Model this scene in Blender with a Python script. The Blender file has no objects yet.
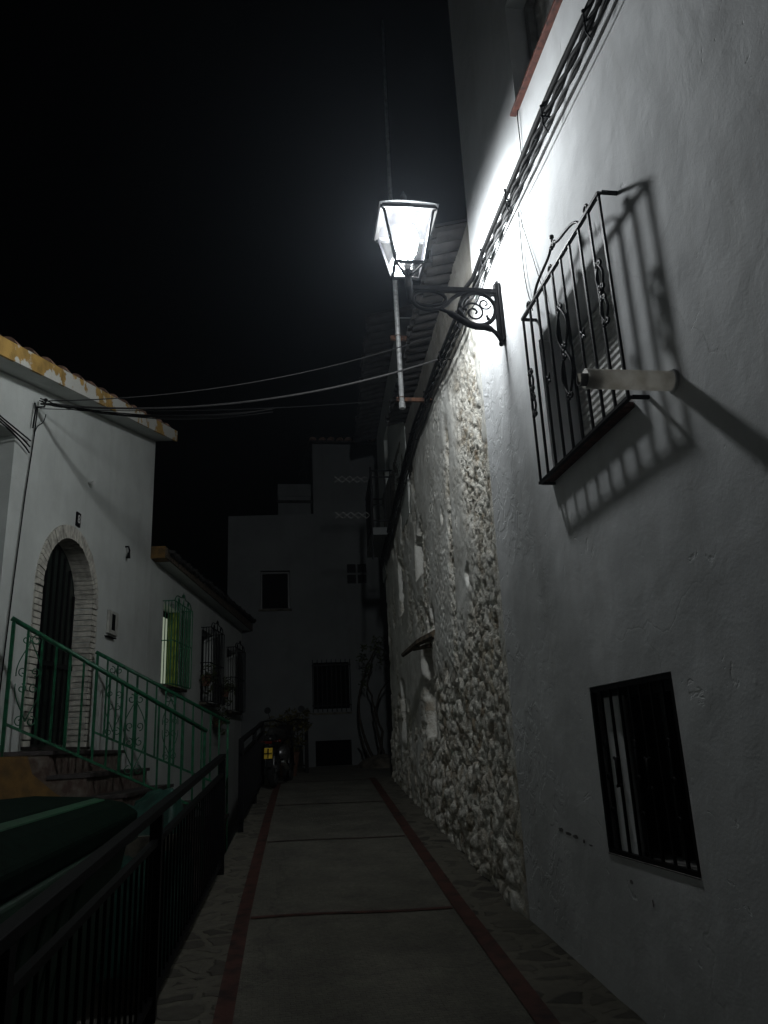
import bpy, bmesh, math, random
import numpy as np
from mathutils import Vector, Matrix
from mathutils.geometry import tessellate_polygon
random.seed(7); rng = np.random.default_rng(7)
R = math.radians
S = bpy.context.scene
COL = S.collection

# ------------------------------------------------------------------ camera
cam = bpy.data.cameras.new('camera'); camo = bpy.data.objects.new('camera', cam); COL.objects.link(camo)
cam.sensor_fit = 'VERTICAL'; cam.sensor_height = 36.0; cam.lens = 776.65/1024*36.0
cam.clip_start = 0.05; cam.clip_end = 500
ax = Vector((0.98800, -0.14789, -0.04469)); dn = Vector((0.00062, 0.29308, -0.95609)); fw = Vector((0.15450, 0.94458, 0.28966))
M3 = Matrix((ax, -dn, -fw)).transposed()
camo.matrix_world = Matrix.Translation((0, 0, 1.6)) @ M3.to_4x4()
S.camera = camo
# ------------------------------------------------------------------ night sky
W = bpy.data.worlds.new('World'); S.world = W; W.use_nodes = True
nt = W.node_tree; bg = nt.nodes['Background']
sky = nt.nodes.new('ShaderNodeTexSky'); sky.sky_type = 'NISHITA'; sky.sun_disc = False
sky.sun_elevation = R(-4); sky.sun_rotation = R(200)
nt.links.new(sky.outputs[0], bg.inputs[0]); bg.inputs[1].default_value = 0.002
BULB = 430.0
HAZE = 0.0012
S.view_settings.view_transform = 'Standard'; S.view_settings.look = 'None'
S.view_settings.exposure = 0.0; S.view_settings.gamma = 1.0
S.cycles.use_denoising = True; S.cycles.max_bounces = 8; S.cycles.diffuse_bounces = 4
S.cycles.transparent_max_bounces = 12; S.cycles.sample_clamp_indirect = 3.0
S.cycles.use_adaptive_sampling = False

# ------------------------------------------------------------------ materials
def mat(name, col, rough=0.7, metal=0.0, var=0.12, scale=6.0, bump=0.0, bscale=30.0, col2=None, emit=None, spec=0.5, detail=6, s2=None):
    m = bpy.data.materials.new(name); m.use_nodes = True
    n = m.node_tree.nodes; l = m.node_tree.links; b = n['Principled BSDF']
    b.inputs['Roughness'].default_value = rough; b.inputs['Metallic'].default_value = metal
    b.inputs['Specular IOR Level'].default_value = spec
    tc = n.new('ShaderNodeTexCoord')
    no = n.new('ShaderNodeTexNoise'); no.inputs['Scale'].default_value = scale; no.inputs['Detail'].default_value = detail
    l.new(tc.outputs['Object'], no.inputs['Vector'])
    mx = n.new('ShaderNodeMix'); mx.data_type = 'RGBA'
    c2 = col2 if col2 else tuple(c*(1-var*2) for c in col)
    mx.inputs['A'].default_value = (*c2, 1); mx.inputs['B'].default_value = (*[min(1, c*(1+var*0.5)) for c in col], 1)
    rp = n.new('ShaderNodeMapRange'); rp.inputs['From Min'].default_value = 0.3; rp.inputs['From Max'].default_value = 0.6
    l.new(no.outputs[0], rp.inputs['Value']); l.new(rp.outputs[0], mx.inputs['Factor'])
    l.new(mx.outputs['Result'], b.inputs['Base Color'])
    if bump:
        bn = n.new('ShaderNodeTexNoise'); bn.inputs['Scale'].default_value = bscale; bn.inputs['Detail'].default_value = 8
        l.new(tc.outputs['Object'], bn.inputs['Vector'])
        bp = n.new('ShaderNodeBump'); bp.inputs['Distance'].default_value = bump; bp.inputs['Strength'].default_value = 1
        l.new(bn.outputs[0], bp.inputs['Height']); l.new(bp.outputs[0], b.inputs['Normal'])
    if emit:
        b.inputs['Emission Color'].default_value = (*emit[0], 1); b.inputs['Emission Strength'].default_value = emit[1]
    return m

def plaster(name, col, und=0.02, fine=0.0016, lumps=False, cracks=True):
    """lime washed render: broad trowel undulation, brush marks, pimples, a few cracks, faint dirt"""
    m = bpy.data.materials.new(name); m.use_nodes = True
    n = m.node_tree.nodes; l = m.node_tree.links; b = n['Principled BSDF']
    b.inputs['Roughness'].default_value = 0.85; b.inputs['Specular IOR Level'].default_value = 0.2
    tc = n.new('ShaderNodeTexCoord')
    def noise(sc, det, rgh=0.55, dist=0.0):
        o = n.new('ShaderNodeTexNoise'); o.inputs['Scale'].default_value = sc; o.inputs['Detail'].default_value = det
        o.inputs['Roughness'].default_value = rgh; o.inputs['Distortion'].default_value = dist
        l.new(tc.outputs['Object'], o.inputs['Vector']); return o.outputs[0]
    def math_(op, a, c):
        o = n.new('ShaderNodeMath'); o.operation = op
        for i, v in enumerate((a, c)):
            if isinstance(v, (int, float)): o.inputs[i].default_value = v
            else: l.new(v, o.inputs[i])
        return o.outputs[0]
    h = math_('MULTIPLY', noise(1.3, 2), und)
    h = math_('ADD', h, math_('MULTIPLY', noise(5.5, 4, 0.5, 0.6), und*0.15))
    h = math_('ADD', h, math_('MULTIPLY', noise(24, 3, 0.5), und*0.022))
    h = math_('ADD', h, math_('MULTIPLY', noise(110, 4), fine))
    # pimples and scabs of old paint
    v = n.new('ShaderNodeTexVoronoi'); v.inputs['Scale'].default_value = 9; l.new(tc.outputs['Object'], v.inputs['Vector'])
    mr = n.new('ShaderNodeMapRange'); mr.inputs['From Min'].default_value = 0.0; mr.inputs['From Max'].default_value = 0.14
    mr.inputs['To Min'].default_value = 1; mr.inputs['To Max'].default_value = 0; l.new(v.outputs['Distance'], mr.inputs['Value'])
    gate = n.new('ShaderNodeMapRange'); gate.inputs['From Min'].default_value = 0.58; gate.inputs['From Max'].default_value = 0.7
    l.new(noise(1.9, 3), gate.inputs['Value'])
    h = math_('ADD', h, math_('MULTIPLY', math_('MULTIPLY', mr.outputs[0], gate.outputs[0]), 0.0016))
    if lumps:   # scabby old render beside the rubble house
        sx = n.new('ShaderNodeSeparateXYZ'); l.new(tc.outputs['Object'], sx.inputs[0])
        g = n.new('ShaderNodeMapRange'); g.inputs['From Min'].default_value = 4.35; g.inputs['From Max'].default_value = 5.2; l.new(sx.outputs['Y'], g.inputs['Value'])
        q = n.new('ShaderNodeMapRange'); q.inputs['From Min'].default_value = .46; q.inputs['From Max'].default_value = .53; l.new(noise(7.5, 4, .6, .8), q.inputs['Value'])
        q2 = n.new('ShaderNodeMapRange'); q2.inputs['From Min'].default_value = .42; q2.inputs['From Max'].default_value = .55; l.new(noise(1.7, 2), q2.inputs['Value'])
        h = math_('ADD', h, math_('MULTIPLY', math_('MULTIPLY', g.outputs[0], q2.outputs[0]), math_('MULTIPLY', q.outputs[0], 0.0035)))
        # a few scratches and dents elsewhere
        q3 = n.new('ShaderNodeMapRange'); q3.inputs['From Min'].default_value = .66; q3.inputs['From Max'].default_value = .72; l.new(noise(4.2, 5, .6, 1.5), q3.inputs['Value'])
        h = math_('SUBTRACT', h, math_('MULTIPLY', q3.outputs[0], 0.0025))
    if cracks:
        vc = n.new('ShaderNodeTexVoronoi'); vc.feature = 'DISTANCE_TO_EDGE'; vc.inputs['Scale'].default_value = 0.62
        wv = n.new('ShaderNodeMix'); wv.data_type = 'RGBA'; wv.inputs['Factor'].default_value = 0.22
        nz = n.new('ShaderNodeTexNoise'); nz.inputs['Scale'].default_value = 3.5; nz.inputs['Detail'].default_value = 6
        l.new(tc.outputs['Object'], nz.inputs['Vector']); l.new(tc.outputs['Object'], wv.inputs['A']); l.new(nz.outputs['Color'], wv.inputs['B'])
        l.new(wv.outputs['Result'], vc.inputs['Vector'])
        cr = n.new('ShaderNodeMapRange'); cr.inputs['From Min'].default_value = 0.0; cr.inputs['From Max'].default_value = 0.0035
        cr.inputs['To Min'].default_value = 1; cr.inputs['To Max'].default_value = 0; l.new(vc.outputs['Distance'], cr.inputs['Value'])
        g2 = n.new('ShaderNodeMapRange'); g2.inputs['From Min'].default_value = 0.52; g2.inputs['From Max'].default_value = 0.6
        l.new(noise(0.9, 2), g2.inputs['Value'])
        crk = math_('MULTIPLY', cr.outputs[0], g2.outputs[0])
        h = math_('SUBTRACT', h, math_('MULTIPLY', crk, 0.0006))
    bp = n.new('ShaderNodeBump'); bp.inputs['Distance'].default_value = 1.0; bp.inputs['Strength'].default_value = 1.0
    l.new(h, bp.inputs['Height']); l.new(bp.outputs[0], b.inputs['Normal'])
    mx = n.new('ShaderNodeMix'); mx.data_type = 'RGBA'
    mx.inputs['A'].default_value = (*[c*0.80 for c in col], 1); mx.inputs['B'].default_value = (*col, 1)
    mr2 = n.new('ShaderNodeMapRange'); mr2.inputs['From Min'].default_value = 0.33; mr2.inputs['From Max'].default_value = 0.6
    l.new(noise(1.1, 8, 0.65), mr2.inputs['Value']); l.new(mr2.outputs[0], mx.inputs['Factor'])
    last = mx.outputs['Result']
    if cracks:
        m3 = n.new('ShaderNodeMix'); m3.data_type = 'RGBA'; m3.inputs['B'].default_value = (0.16, 0.15, 0.14, 1)
        l.new(last, m3.inputs['A']); l.new(math_('MULTIPLY', crk, 0.10), m3.inputs['Factor']); last = m3.outputs['Result']
    mpn = n.new('ShaderNodeMapping'); mpn.inputs['Scale'].default_value = (3.2, 3.2, .30); l.new(tc.outputs['Object'], mpn.inputs['Vector'])
    sn = n.new('ShaderNodeTexNoise'); sn.inputs['Scale'].default_value = 1.6; sn.inputs['Detail'].default_value = 7; sn.inputs['Roughness'].default_value = .6; l.new(mpn.outputs[0], sn.inputs['Vector'])
    sm = n.new('ShaderNodeMapRange'); sm.inputs['From Min'].default_value = .52; sm.inputs['From Max'].default_value = .72; sm.inputs['To Max'].default_value = .16; l.new(sn.outputs[0], sm.inputs['Value'])
    m4 = n.new('ShaderNodeMix'); m4.data_type = 'RGBA'; m4.inputs['B'].default_value = (col[0]*.42, col[1]*.40, col[2]*.36, 1)
    l.new(last, m4.inputs['A']); l.new(sm.outputs[0], m4.inputs['Factor']); last = m4.outputs['Result']
    l.new(last, b.inputs['Base Color'])
    return m

MT = dict(
    white=plaster('whitewash', (0.70, 0.715, 0.725), 0.032, 0.0010, lumps=True),
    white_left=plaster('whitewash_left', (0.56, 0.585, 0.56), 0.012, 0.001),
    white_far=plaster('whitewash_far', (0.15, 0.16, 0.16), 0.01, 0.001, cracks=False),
    iron=mat('black_iron', (0.007, 0.007, 0.008), 0.52, 0.0, 0.3, 40, 0.0006, 160, spec=.09),
    iron_grey=mat('grey_iron', (0.13, 0.13, 0.13), 0.35, 0.7, 0.3, 30, 0.0003, 160),
    iron_dull=mat('dull_black_iron', (0.005, 0.005, 0.006), 0.5, 0.0, 0.3, 30, 0.0004, 120, spec=.12),
    green=mat('green_paint', (0.010, 0.10, 0.045), 0.45, 0, 0.3, 20, 0.0004, 120),
    green_dark=mat('green_dark', (0.0025, 0.010, 0.006), 0.85, 0, 0.3, 20, spec=.06),
    binmat=mat('container_green', (0.006, 0.03, 0.015), 0.6, 0, 0.25, 9, 0.0006, 60),
    flange=mat('flange_green', (0.008, 0.065, 0.026), 0.5, 0, 0.25, 9),
    airer=mat('dull_white_metal', (0.16, 0.16, 0.15), 0.6, 0, 0.3, 30),
    tarp=mat('tarp_green', (0.008, 0.05, 0.036), 0.55, 0, 0.25, 12, 0.002, 25),
    cable=mat('black_cable', (0.004, 0.004, 0.004), 0.7, 0, 0.3, 50, spec=.15),
    cable_g=mat('grey_cable', (0.022, 0.022, 0.022), 0.75, 0, 0.3, 50),
    pipe=mat('white_pipe', (0.80, 0.77, 0.72), 0.55, 0, 0.15, 14, 0.0008, 60),
    pipe_in=mat('pipe_inner', (0.16, 0.16, 0.15), 0.5, 0.3, 0.3, 20),
    pole=mat('galvanised_pole', (0.42, 0.43, 0.43), 0.5, 0.2, 0.25, 20),
    rust=mat('rusty_steel', (0.10, 0.045, 0.025), 0.8, 0.2, 0.45, 25, 0.001, 90),
    clay=mat('red_clay', (0.11, 0.034, 0.022), 0.7, 0, 0.35, 22, 0.0015, 60),
    tile=mat('roof_tile', (0.20, 0.12, 0.085), 0.85, 0, 0.4, 9, 0.003, 40),
    tile_dark=mat('roof_tile_shaded', (0.02, 0.018, 0.017), 0.85, 0, 0.4, 9, 0.003, 40),  # dark copy of the roof tile, eave shade put into its colour
    shutter=mat('shutter_pale', (0.60, 0.60, 0.58), 0.5, 0, 0.12, 20),
    dark=mat('dark_interior', (0.006, 0.006, 0.006), 0.9, 0, 0.2, 8, spec=.05),
    glass=mat('window_glass', (0.01, 0.012, 0.012), 0.08, 0, 0.1, 4),
    door=mat('door_dark_green', (0.012, 0.018, 0.014), 0.4, 0, 0.3, 15, 0.001, 60),
    wood=mat('weathered_wood', (0.10, 0.075, 0.05), 0.9, 0, 0.5, 18, 0.004, 50),
    frame=mat('window_frame_grey', (0.25, 0.25, 0.24), 0.5, 0, 0.15, 20),
    brick=mat('painted_brick', (0.50, 0.48, 0.42), 0.85, 0, 0.22, 13, 0.003, 45),
    mortar=mat('mortar', (0.10, 0.095, 0.085), 0.95, 0, 0.3, 20, 0.002, 60),
    stepb=mat('stair_brick', (0.045, 0.026, 0.02), 0.9, 0, 0.5, 14, 0.003, 50, col2=(0.12, 0.105, 0.085)),
    tread=mat('dark_tread', (0.035, 0.028, 0.026), 0.6, 0, 0.3, 12, 0.001, 50),
    ochre=mat('ochre_paint', (0.13, 0.07, 0.014), 0.8, 0, 0.3, 8, 0.003, 30),
    stone_dark=mat('plinth', (0.10, 0.09, 0.07), 0.95, 0, 0.35, 7, 0.006, 25),
    leaf=mat('leaf', (0.06, 0.075, 0.02), 0.6, 0, 0.5, 14),
    leafy=mat('leaf_yellowish', (0.10, 0.085, 0.02), 0.6, 0, 0.5, 14),
    bark=mat('bark', (0.035, 0.028, 0.02), 0.95, 0, 0.4, 20, 0.003, 60),
    pot=mat('terracotta', (0.14, 0.07, 0.045), 0.85, 0, 0.3, 15),
    chrome=mat('chrome', (0.5, 0.5, 0.5), 0.15, 1.0, 0.1, 10),
    tyre=mat('tyre_rubber', (0.012, 0.012, 0.012), 0.8, 0, 0.2, 30, 0.002, 80),
    bike=mat('motorcycle_paint', (0.012, 0.012, 0.014), 0.22, 0.2, 0.1, 10),
    plate=mat('yellow_plate', (0.85, 0.58, 0.05), 0.35, 0, 0.1, 10, emit=None),
    redlens=mat('red_lens', (0.10, 0.008, 0.004), 0.2, 0, 0.1, 10),
    boxm=mat('meter_box', (0.42, 0.42, 0.38), 0.6, 0, 0.15, 12),
    chip=mat('exposed_grey_render', (0.16, 0.155, 0.15), 0.95, 0, 0.3, 25, 0.004, 60),
    digit=mat('white_digit', (0.6, 0.6, 0.58), 0.6, 0, 0.1, 20),
    litglass=mat('lit_window_pane', (0.35, 0.40, 0.28), 0.6, 0, 0.25, 5, emit=((0.64, 0.74, 0.56), 0.30)),
    curtain=mat('shutter_green_yellow', (0.22, 0.26, 0.03), 0.8, 0, 0.3, 8, emit=None),
    ground=mat('lot_concrete', (0.12, 0.115, 0.10), 0.95, 0, 0.25, 2.5, 0.006, 14),
    retain=mat('retaining_render', (0.16, 0.12, 0.09), 0.95, 0, 0.3, 4, 0.006, 18),
    band=mat('red_band_paint', (0.055, 0.018, 0.012), 0.8, 0, 0.4, 9, 0.002, 60),
    joint=mat('dark_joint', (0.05, 0.03, 0.025), 0.9, 0, 0.35, 9, 0.002, 60),
)
def pvc():
    m = bpy.data.materials.new('thin_white_plastic'); m.use_nodes = True
    n = m.node_tree.nodes; l = m.node_tree.links; b = n['Principled BSDF']
    tc = n.new('ShaderNodeTexCoord'); no = n.new('ShaderNodeTexNoise'); no.inputs['Scale'].default_value = 14; no.inputs['Detail'].default_value = 8; l.new(tc.outputs['Object'], no.inputs['Vector'])
    cr = n.new('ShaderNodeValToRGB'); cr.color_ramp.elements[0].color = (.62, .59, .53, 1); cr.color_ramp.elements[1].color = (.86, .84, .80, 1)
    cr.color_ramp.elements[0].position = .35; cr.color_ramp.elements[1].position = .6
    l.new(no.outputs[0], cr.inputs[0]); l.new(cr.outputs[0], b.inputs['Base Color']); b.inputs['Roughness'].default_value = .5
    tl = n.new('ShaderNodeBsdfTranslucent'); l.new(cr.outputs[0], tl.inputs[0])
    mx = n.new('ShaderNodeMixShader'); mx.inputs[0].default_value = .62; l.new(b.outputs[0], mx.inputs[1]); l.new(tl.outputs[0], mx.inputs[2])
    l.new(mx.outputs[0], n['Material Output'].inputs['Surface']); return m
MT['pvc'] = pvc()
# ochre fascia: yellow wash with white plaster showing in shaped flakes
def fascia_mat():
    m = mat('peeling_ochre', (0.36, 0.22, 0.055), 0.85, 0, 0.2, 6, 0.004, 40)
    n = m.node_tree.nodes; l = m.node_tree.links; b = n['Principled BSDF']
    tc = n.new('ShaderNodeTexCoord'); no = n.new('ShaderNodeTexNoise'); no.inputs['Scale'].default_value = 2.6; no.inputs['Detail'].default_value = 7
    no.inputs['Roughness'].default_value = 0.62
    l.new(tc.outputs['Object'], no.inputs['Vector'])
    mr = n.new('ShaderNodeMapRange'); mr.inputs['From Min'].default_value = 0.475; mr.inputs['From Max'].default_value = 0.50
    l.new(no.outputs[0], mr.inputs['Value'])
    old = b.inputs['Base Color'].links[0].from_socket
    mx = n.new('ShaderNodeMix'); mx.data_type = 'RGBA'; mx.inputs['B'].default_value = (0.5, 0.5, 0.46, 1)
    l.new(old, mx.inputs['A']); l.new(mr.outputs[0], mx.inputs['Factor']); l.new(mx.outputs['Result'], b.inputs['Base Color'])
    return m
MT['fascia'] = fascia_mat()
def pane_mat():
    m = bpy.data.materials.new('dusty_lantern_glass'); m.use_nodes = True
    n = m.node_tree.nodes; l = m.node_tree.links; n.remove(n['Principled BSDF'])
    out = n['Material Output']; tr = n.new('ShaderNodeBsdfTransparent'); tr.inputs[0].default_value = (0.97, 0.98, 1, 1)
    tl = n.new('ShaderNodeBsdfTranslucent'); tl.inputs[0].default_value = (0.9, 0.92, 0.95, 1)
    gl = n.new('ShaderNodeBsdfGlossy'); gl.inputs['Roughness'].default_value = 0.1
    tc = n.new('ShaderNodeTexCoord'); no = n.new('ShaderNodeTexNoise'); no.inputs['Scale'].default_value = 9; no.inputs['Detail'].default_value = 6
    l.new(tc.outputs['Object'], no.inputs['Vector'])
    mr = n.new('ShaderNodeMapRange'); mr.inputs['To Min'].default_value = 0.0012; mr.inputs['To Max'].default_value = 0.0045
    l.new(no.outputs[0], mr.inputs['Value'])
    m1 = n.new('ShaderNodeMixShader'); l.new(mr.outputs[0], m1.inputs[0]); l.new(tr.outputs[0], m1.inputs[1]); l.new(tl.outputs[0], m1.inputs[2])
    m2 = n.new('ShaderNodeMixShader'); m2.inputs[0].default_value = 0.04; l.new(m1.outputs[0], m2.inputs[1]); l.new(gl.outputs[0], m2.inputs[2])
    l.new(m2.outputs[0], out.inputs['Surface']); return m
MT['pane'] = pane_mat()
def bulb_mat():
    m = bpy.data.materials.new('lamp_bulb_glow'); m.use_nodes = True
    n = m.node_tree.nodes; l = m.node_tree.links; n.remove(n['Principled BSDF'])
    e = n.new('ShaderNodeEmission'); e.inputs[0].default_value = (0.97, 1.0, 1.0, 1); e.inputs[1].default_value = BULB
    l.new(e.outputs[0], n['Material Output'].inputs['Surface']); return m
MT['bulb'] = bulb_mat()
MT['rimm'] = mat('lantern_rim', (0.016, 0.016, 0.016), 0.5, 0, 0.2, 20)
MT['reflector'] = mat('lantern_reflector', (0.009, 0.0095, 0.010), 0.6, 0, 0.15, 8, spec=.05)

def leak(name, share, kind):   # light leak added to the lantern top, softens the shade above it
    m = mat(name, (0.012, 0.012, 0.013), 0.6, 0, 0.2, 20, spec=.05); n = m.node_tree.nodes; l = m.node_tree.links
    t = n.new(kind); t.inputs[0].default_value = (.9, .93, .95, 1); x = n.new('ShaderNodeMixShader'); x.inputs[0].default_value = share
    l.new(n['Principled BSDF'].outputs[0], x.inputs[1]); l.new(t.outputs[0], x.inputs[2]); l.new(x.outputs[0], n['Material Output'].inputs['Surface']); return m
MT['reflector'] = leak('leaking_inner_top', .25, 'ShaderNodeBsdfTransparent'); MT['leak_top'] = leak('leaking_top', .12, 'ShaderNodeBsdfTranslucent')
# ------------------------------------------------------------------ frames
class Fr:
    """local (s along, o outwards, z up) -> world"""
    def __init__(f, ox, oy, dx, dy, nx, ny):
        k = math.hypot(dx, dy); f.o = Vector((ox, oy, 0)); f.d = Vector((dx/k, dy/k, 0)); k = math.hypot(nx, ny); f.n = Vector((nx/k, ny/k, 0))
    def __call__(f, s, o, z): return f.o + f.d*s + f.n*o + Vector((0, 0, z))
WORLD = Fr(0, 0, 1, 0, 0, 1)
RW = Fr(1.75, 0, 0, 1, -1, 0)                   # right wall: s = y, o = out into the lane
SW = Fr(1.75, 5.5, 0.05, 1, -1, 0.05)           # stone wall
LF = Fr(-3.5, 0, 0.174, 0.985, 0.985, -0.174)   # left facade
FB = Fr(0, 17.3, 1, 0, 0, -1)                   # far building, s = x

class MB:
    def __init__(s, fr=WORLD): s.v = []; s.f = []; s.fr = fr; s.smooth = False
    def add(s, vs, fs, fr=None):
        fr = fr or s.fr; b = len(s.v); s.v += [tuple(fr(*p)) for p in vs]; s.f += [tuple(b+i for i in f) for f in fs]; return s
    def box(s, a, b, jit=0):
        x0, y0, z0 = a; x1, y1, z1 = b
        vs = [(x0, y0, z0), (x1, y0, z0), (x1, y1, z0), (x0, y1, z0), (x0, y0, z1), (x1, y0, z1), (x1, y1, z1), (x0, y1, z1)]
        if jit: vs = [tuple(c+random.uniform(-jit, jit) for c in v) for v in vs]
        return s.add(vs, [(0, 3, 2, 1), (4, 5, 6, 7), (0, 1, 5, 4), (1, 2, 6, 5), (2, 3, 7, 6), (3, 0, 4, 7)])
    def tube(s, pts, r, n=8, cap=True, flat=None):
        """tube through frame-local points; r number or list; flat=(w,h) rectangular"""
        P = [s.fr(*p) for p in pts]; b0 = len(s.v); up = Vector((0, 0, 1)); prev = None; m = len(P)
        for i, p in enumerate(P):
            t = (P[min(i+1, m-1)]-P[max(i-1, 0)])
            if t.length < 1e-9: t = Vector((0, 0, 1))
            t.normalize()
            if prev is None:
                a = up.cross(t) if abs(t.z) < 0.95 else Vector((1, 0, 0)).cross(t)
            else: a = prev - t*prev.dot(t)
            if a.length < 1e-6: a = Vector((1, 0, 0)).cross(t)
            a.normalize(); prev = a; c = t.cross(a)
            rr = r[i] if isinstance(r, (list, tuple)) else r
            for k in range(n):
                an = 2*math.pi*(k+.5)/n
                s.v.append(tuple(p + a*math.cos(an)*rr + c*math.sin(an)*rr))
        for i in range(m-1):
            for k in range(n):
                k2 = (k+1) % n
                s.f.append((b0+i*n+k, b0+i*n+k2, b0+(i+1)*n+k2, b0+(i+1)*n+k))
        if cap:
            s.f.append(tuple(b0+k for k in range(n))[::-1]); s.f.append(tuple(b0+(m-1)*n+k for k in range(n)))
        return s
    def bar(s, a, b, r, n=4): return s.tube([a, b], r*1.35 if n == 4 else r, n)
    def ball(s, c, r, n=8):
        vs = []; fs = []; h = n//2
        for i in range(h+1):
            for k in range(n):
                th = math.pi*i/h; ph = 2*math.pi*k/n
                vs.append((c[0]+r*math.sin(th)*math.cos(ph), c[1]+r*math.sin(th)*math.sin(ph), c[2]+r*math.cos(th)))
        for i in range(h):
            for k in range(n): fs.append((i*n+k, (i+1)*n+k, (i+1)*n+(k+1) % n, i*n+(k+1) % n))
        return s.add(vs, fs)
    def build(s, name, m, parent=None, smooth=False, bevel=0):
        me = bpy.data.meshes.new(name); me.from_pydata(s.v, [], s.f); me.validate()
        bm = bmesh.new(); bm.from_mesh(me); bmesh.ops.recalc_face_normals(bm, faces=bm.faces); bm.to_mesh(me); bm.free()
        o = bpy.data.objects.new(name, me); COL.objects.link(o)
        me.materials.append(MT[m] if isinstance(m, str) else m)
        if smooth:
            for p in me.polygons: p.use_smooth = True
        if bevel:
            b = o.modifiers.new('bevel', 'BEVEL'); b.width = bevel; b.segments = 2; b.limit_method = 'ANGLE'
        if parent is not None:
            o.parent = parent; o.matrix_parent_inverse = parent.matrix_world.inverted()
        return o
def tag(o, label=None, cat=None, group=None, kind=None):
    if label: o['label'] = label
    if cat: o['category'] = cat
    if group: o['group'] = group
    if kind: o['kind'] = kind
    return o
def thing(name, loc, label, cat, group=None):
    o = bpy.data.objects.new(name, None); COL.objects.link(o); o.location = loc; o.empty_display_size = 0.1
    o.matrix_world = Matrix.Translation(loc)
    return tag(o, label, cat, group)
def wall(fr, outline, holes, t, mb=None):
    """flat wall in (s,z) with holes, front at o=0, back at o=-t"""
    mb = mb or MB(fr)
    loops = [outline]+holes
    flat = [p for lp in loops for p in lp]
    tris = tessellate_polygon([[Vector((p[0], p[1], 0)) for p in lp] for lp in loops])
    n = len(flat)
    vs = [(p[0], 0, p[1]) for p in flat]+[(p[0], -t, p[1]) for p in flat]
    fs = [tuple(x) for x in tris]+[tuple(n+i for i in x[::-1]) for x in tris]
    b = 0
    for lp in loops:
        k = len(lp)
        for i in range(k): fs.append((b+i, b+(i+1) % k, n+b+(i+1) % k, n+b+i))
        b += k
    mb.add(vs, fs, fr); return mb
def rect(a, b, c, d): return [(a, b), (c, b), (c, d), (a, d)]
def spiral(cx, cz, r0, r1, a0, turns, n=14, o=0.0):
    return [(cx+(r0+(r1-r0)*i/n)*math.cos(a0+turns*2*math.pi*i/n), o, cz+(r0+(r1-r0)*i/n)*math.sin(a0+turns*2*math.pi*i/n)) for i in range(n+1)]
def bez(p0, p1, p2, p3, n=12):
    out = []
    for i in range(n+1):
        t = i/n; u = 1-t
        out.append(tuple(u**3*a+3*u*u*t*b+3*u*t*t*c+t**3*d for a, b, c, d in zip(p0, p1, p2, p3)))
    return out

# ------------------------------------------------------------------ lane geometry
YK = [-8, 0, 4, 6, 8, 10, 12, 14, 17.3]
XE = [-1.3, -.86, -.60, -.47, -.345, -.22, -.09, .0, .1]
XL = [-.40, -.30, -.20, -.135, -.04, .06, .17, .29, .45]
XR = [1.10, 1.20, 1.31, 1.385, 1.49, 1.60, 1.71, 1.82, 1.95]
def gz(y):
    z = 0.084*y
    if y > 13.2: z = 1.109+0.038*(y-13.2)
    return z
def xe(y): return float(np.interp(y, YK, XE))
def xl(y): return float(np.interp(y, YK, XL))
def xr(y): return float(np.interp(y, YK, XR))
def xw(y): return 1.75 if y < 5.5 else 1.75+0.05*(y-5.5)
def strip(fa, fb, y0, y1, dz, name, m, nx=6, step=0.25, parent=None, rough=0.0):
    mb = MB(); ys = np.arange(y0, y1+1e-6, step); vs = []; fs = []
    for y in ys:
        for i in range(nx+1):
            u = i/nx; vs.append((fa(y)*(1-u)+fb(y)*u, y, gz(y)+dz+(rough*random.uniform(-1, 1) if 0 < i < nx else 0)))
    for j in range(len(ys)-1):
        for i in range(nx):
            a = j*(nx+1)+i; fs.append((a, a+1, a+nx+2, a+nx+1))
    mb.add(vs, fs); return mb.build(name, m, parent, smooth=True)

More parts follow.
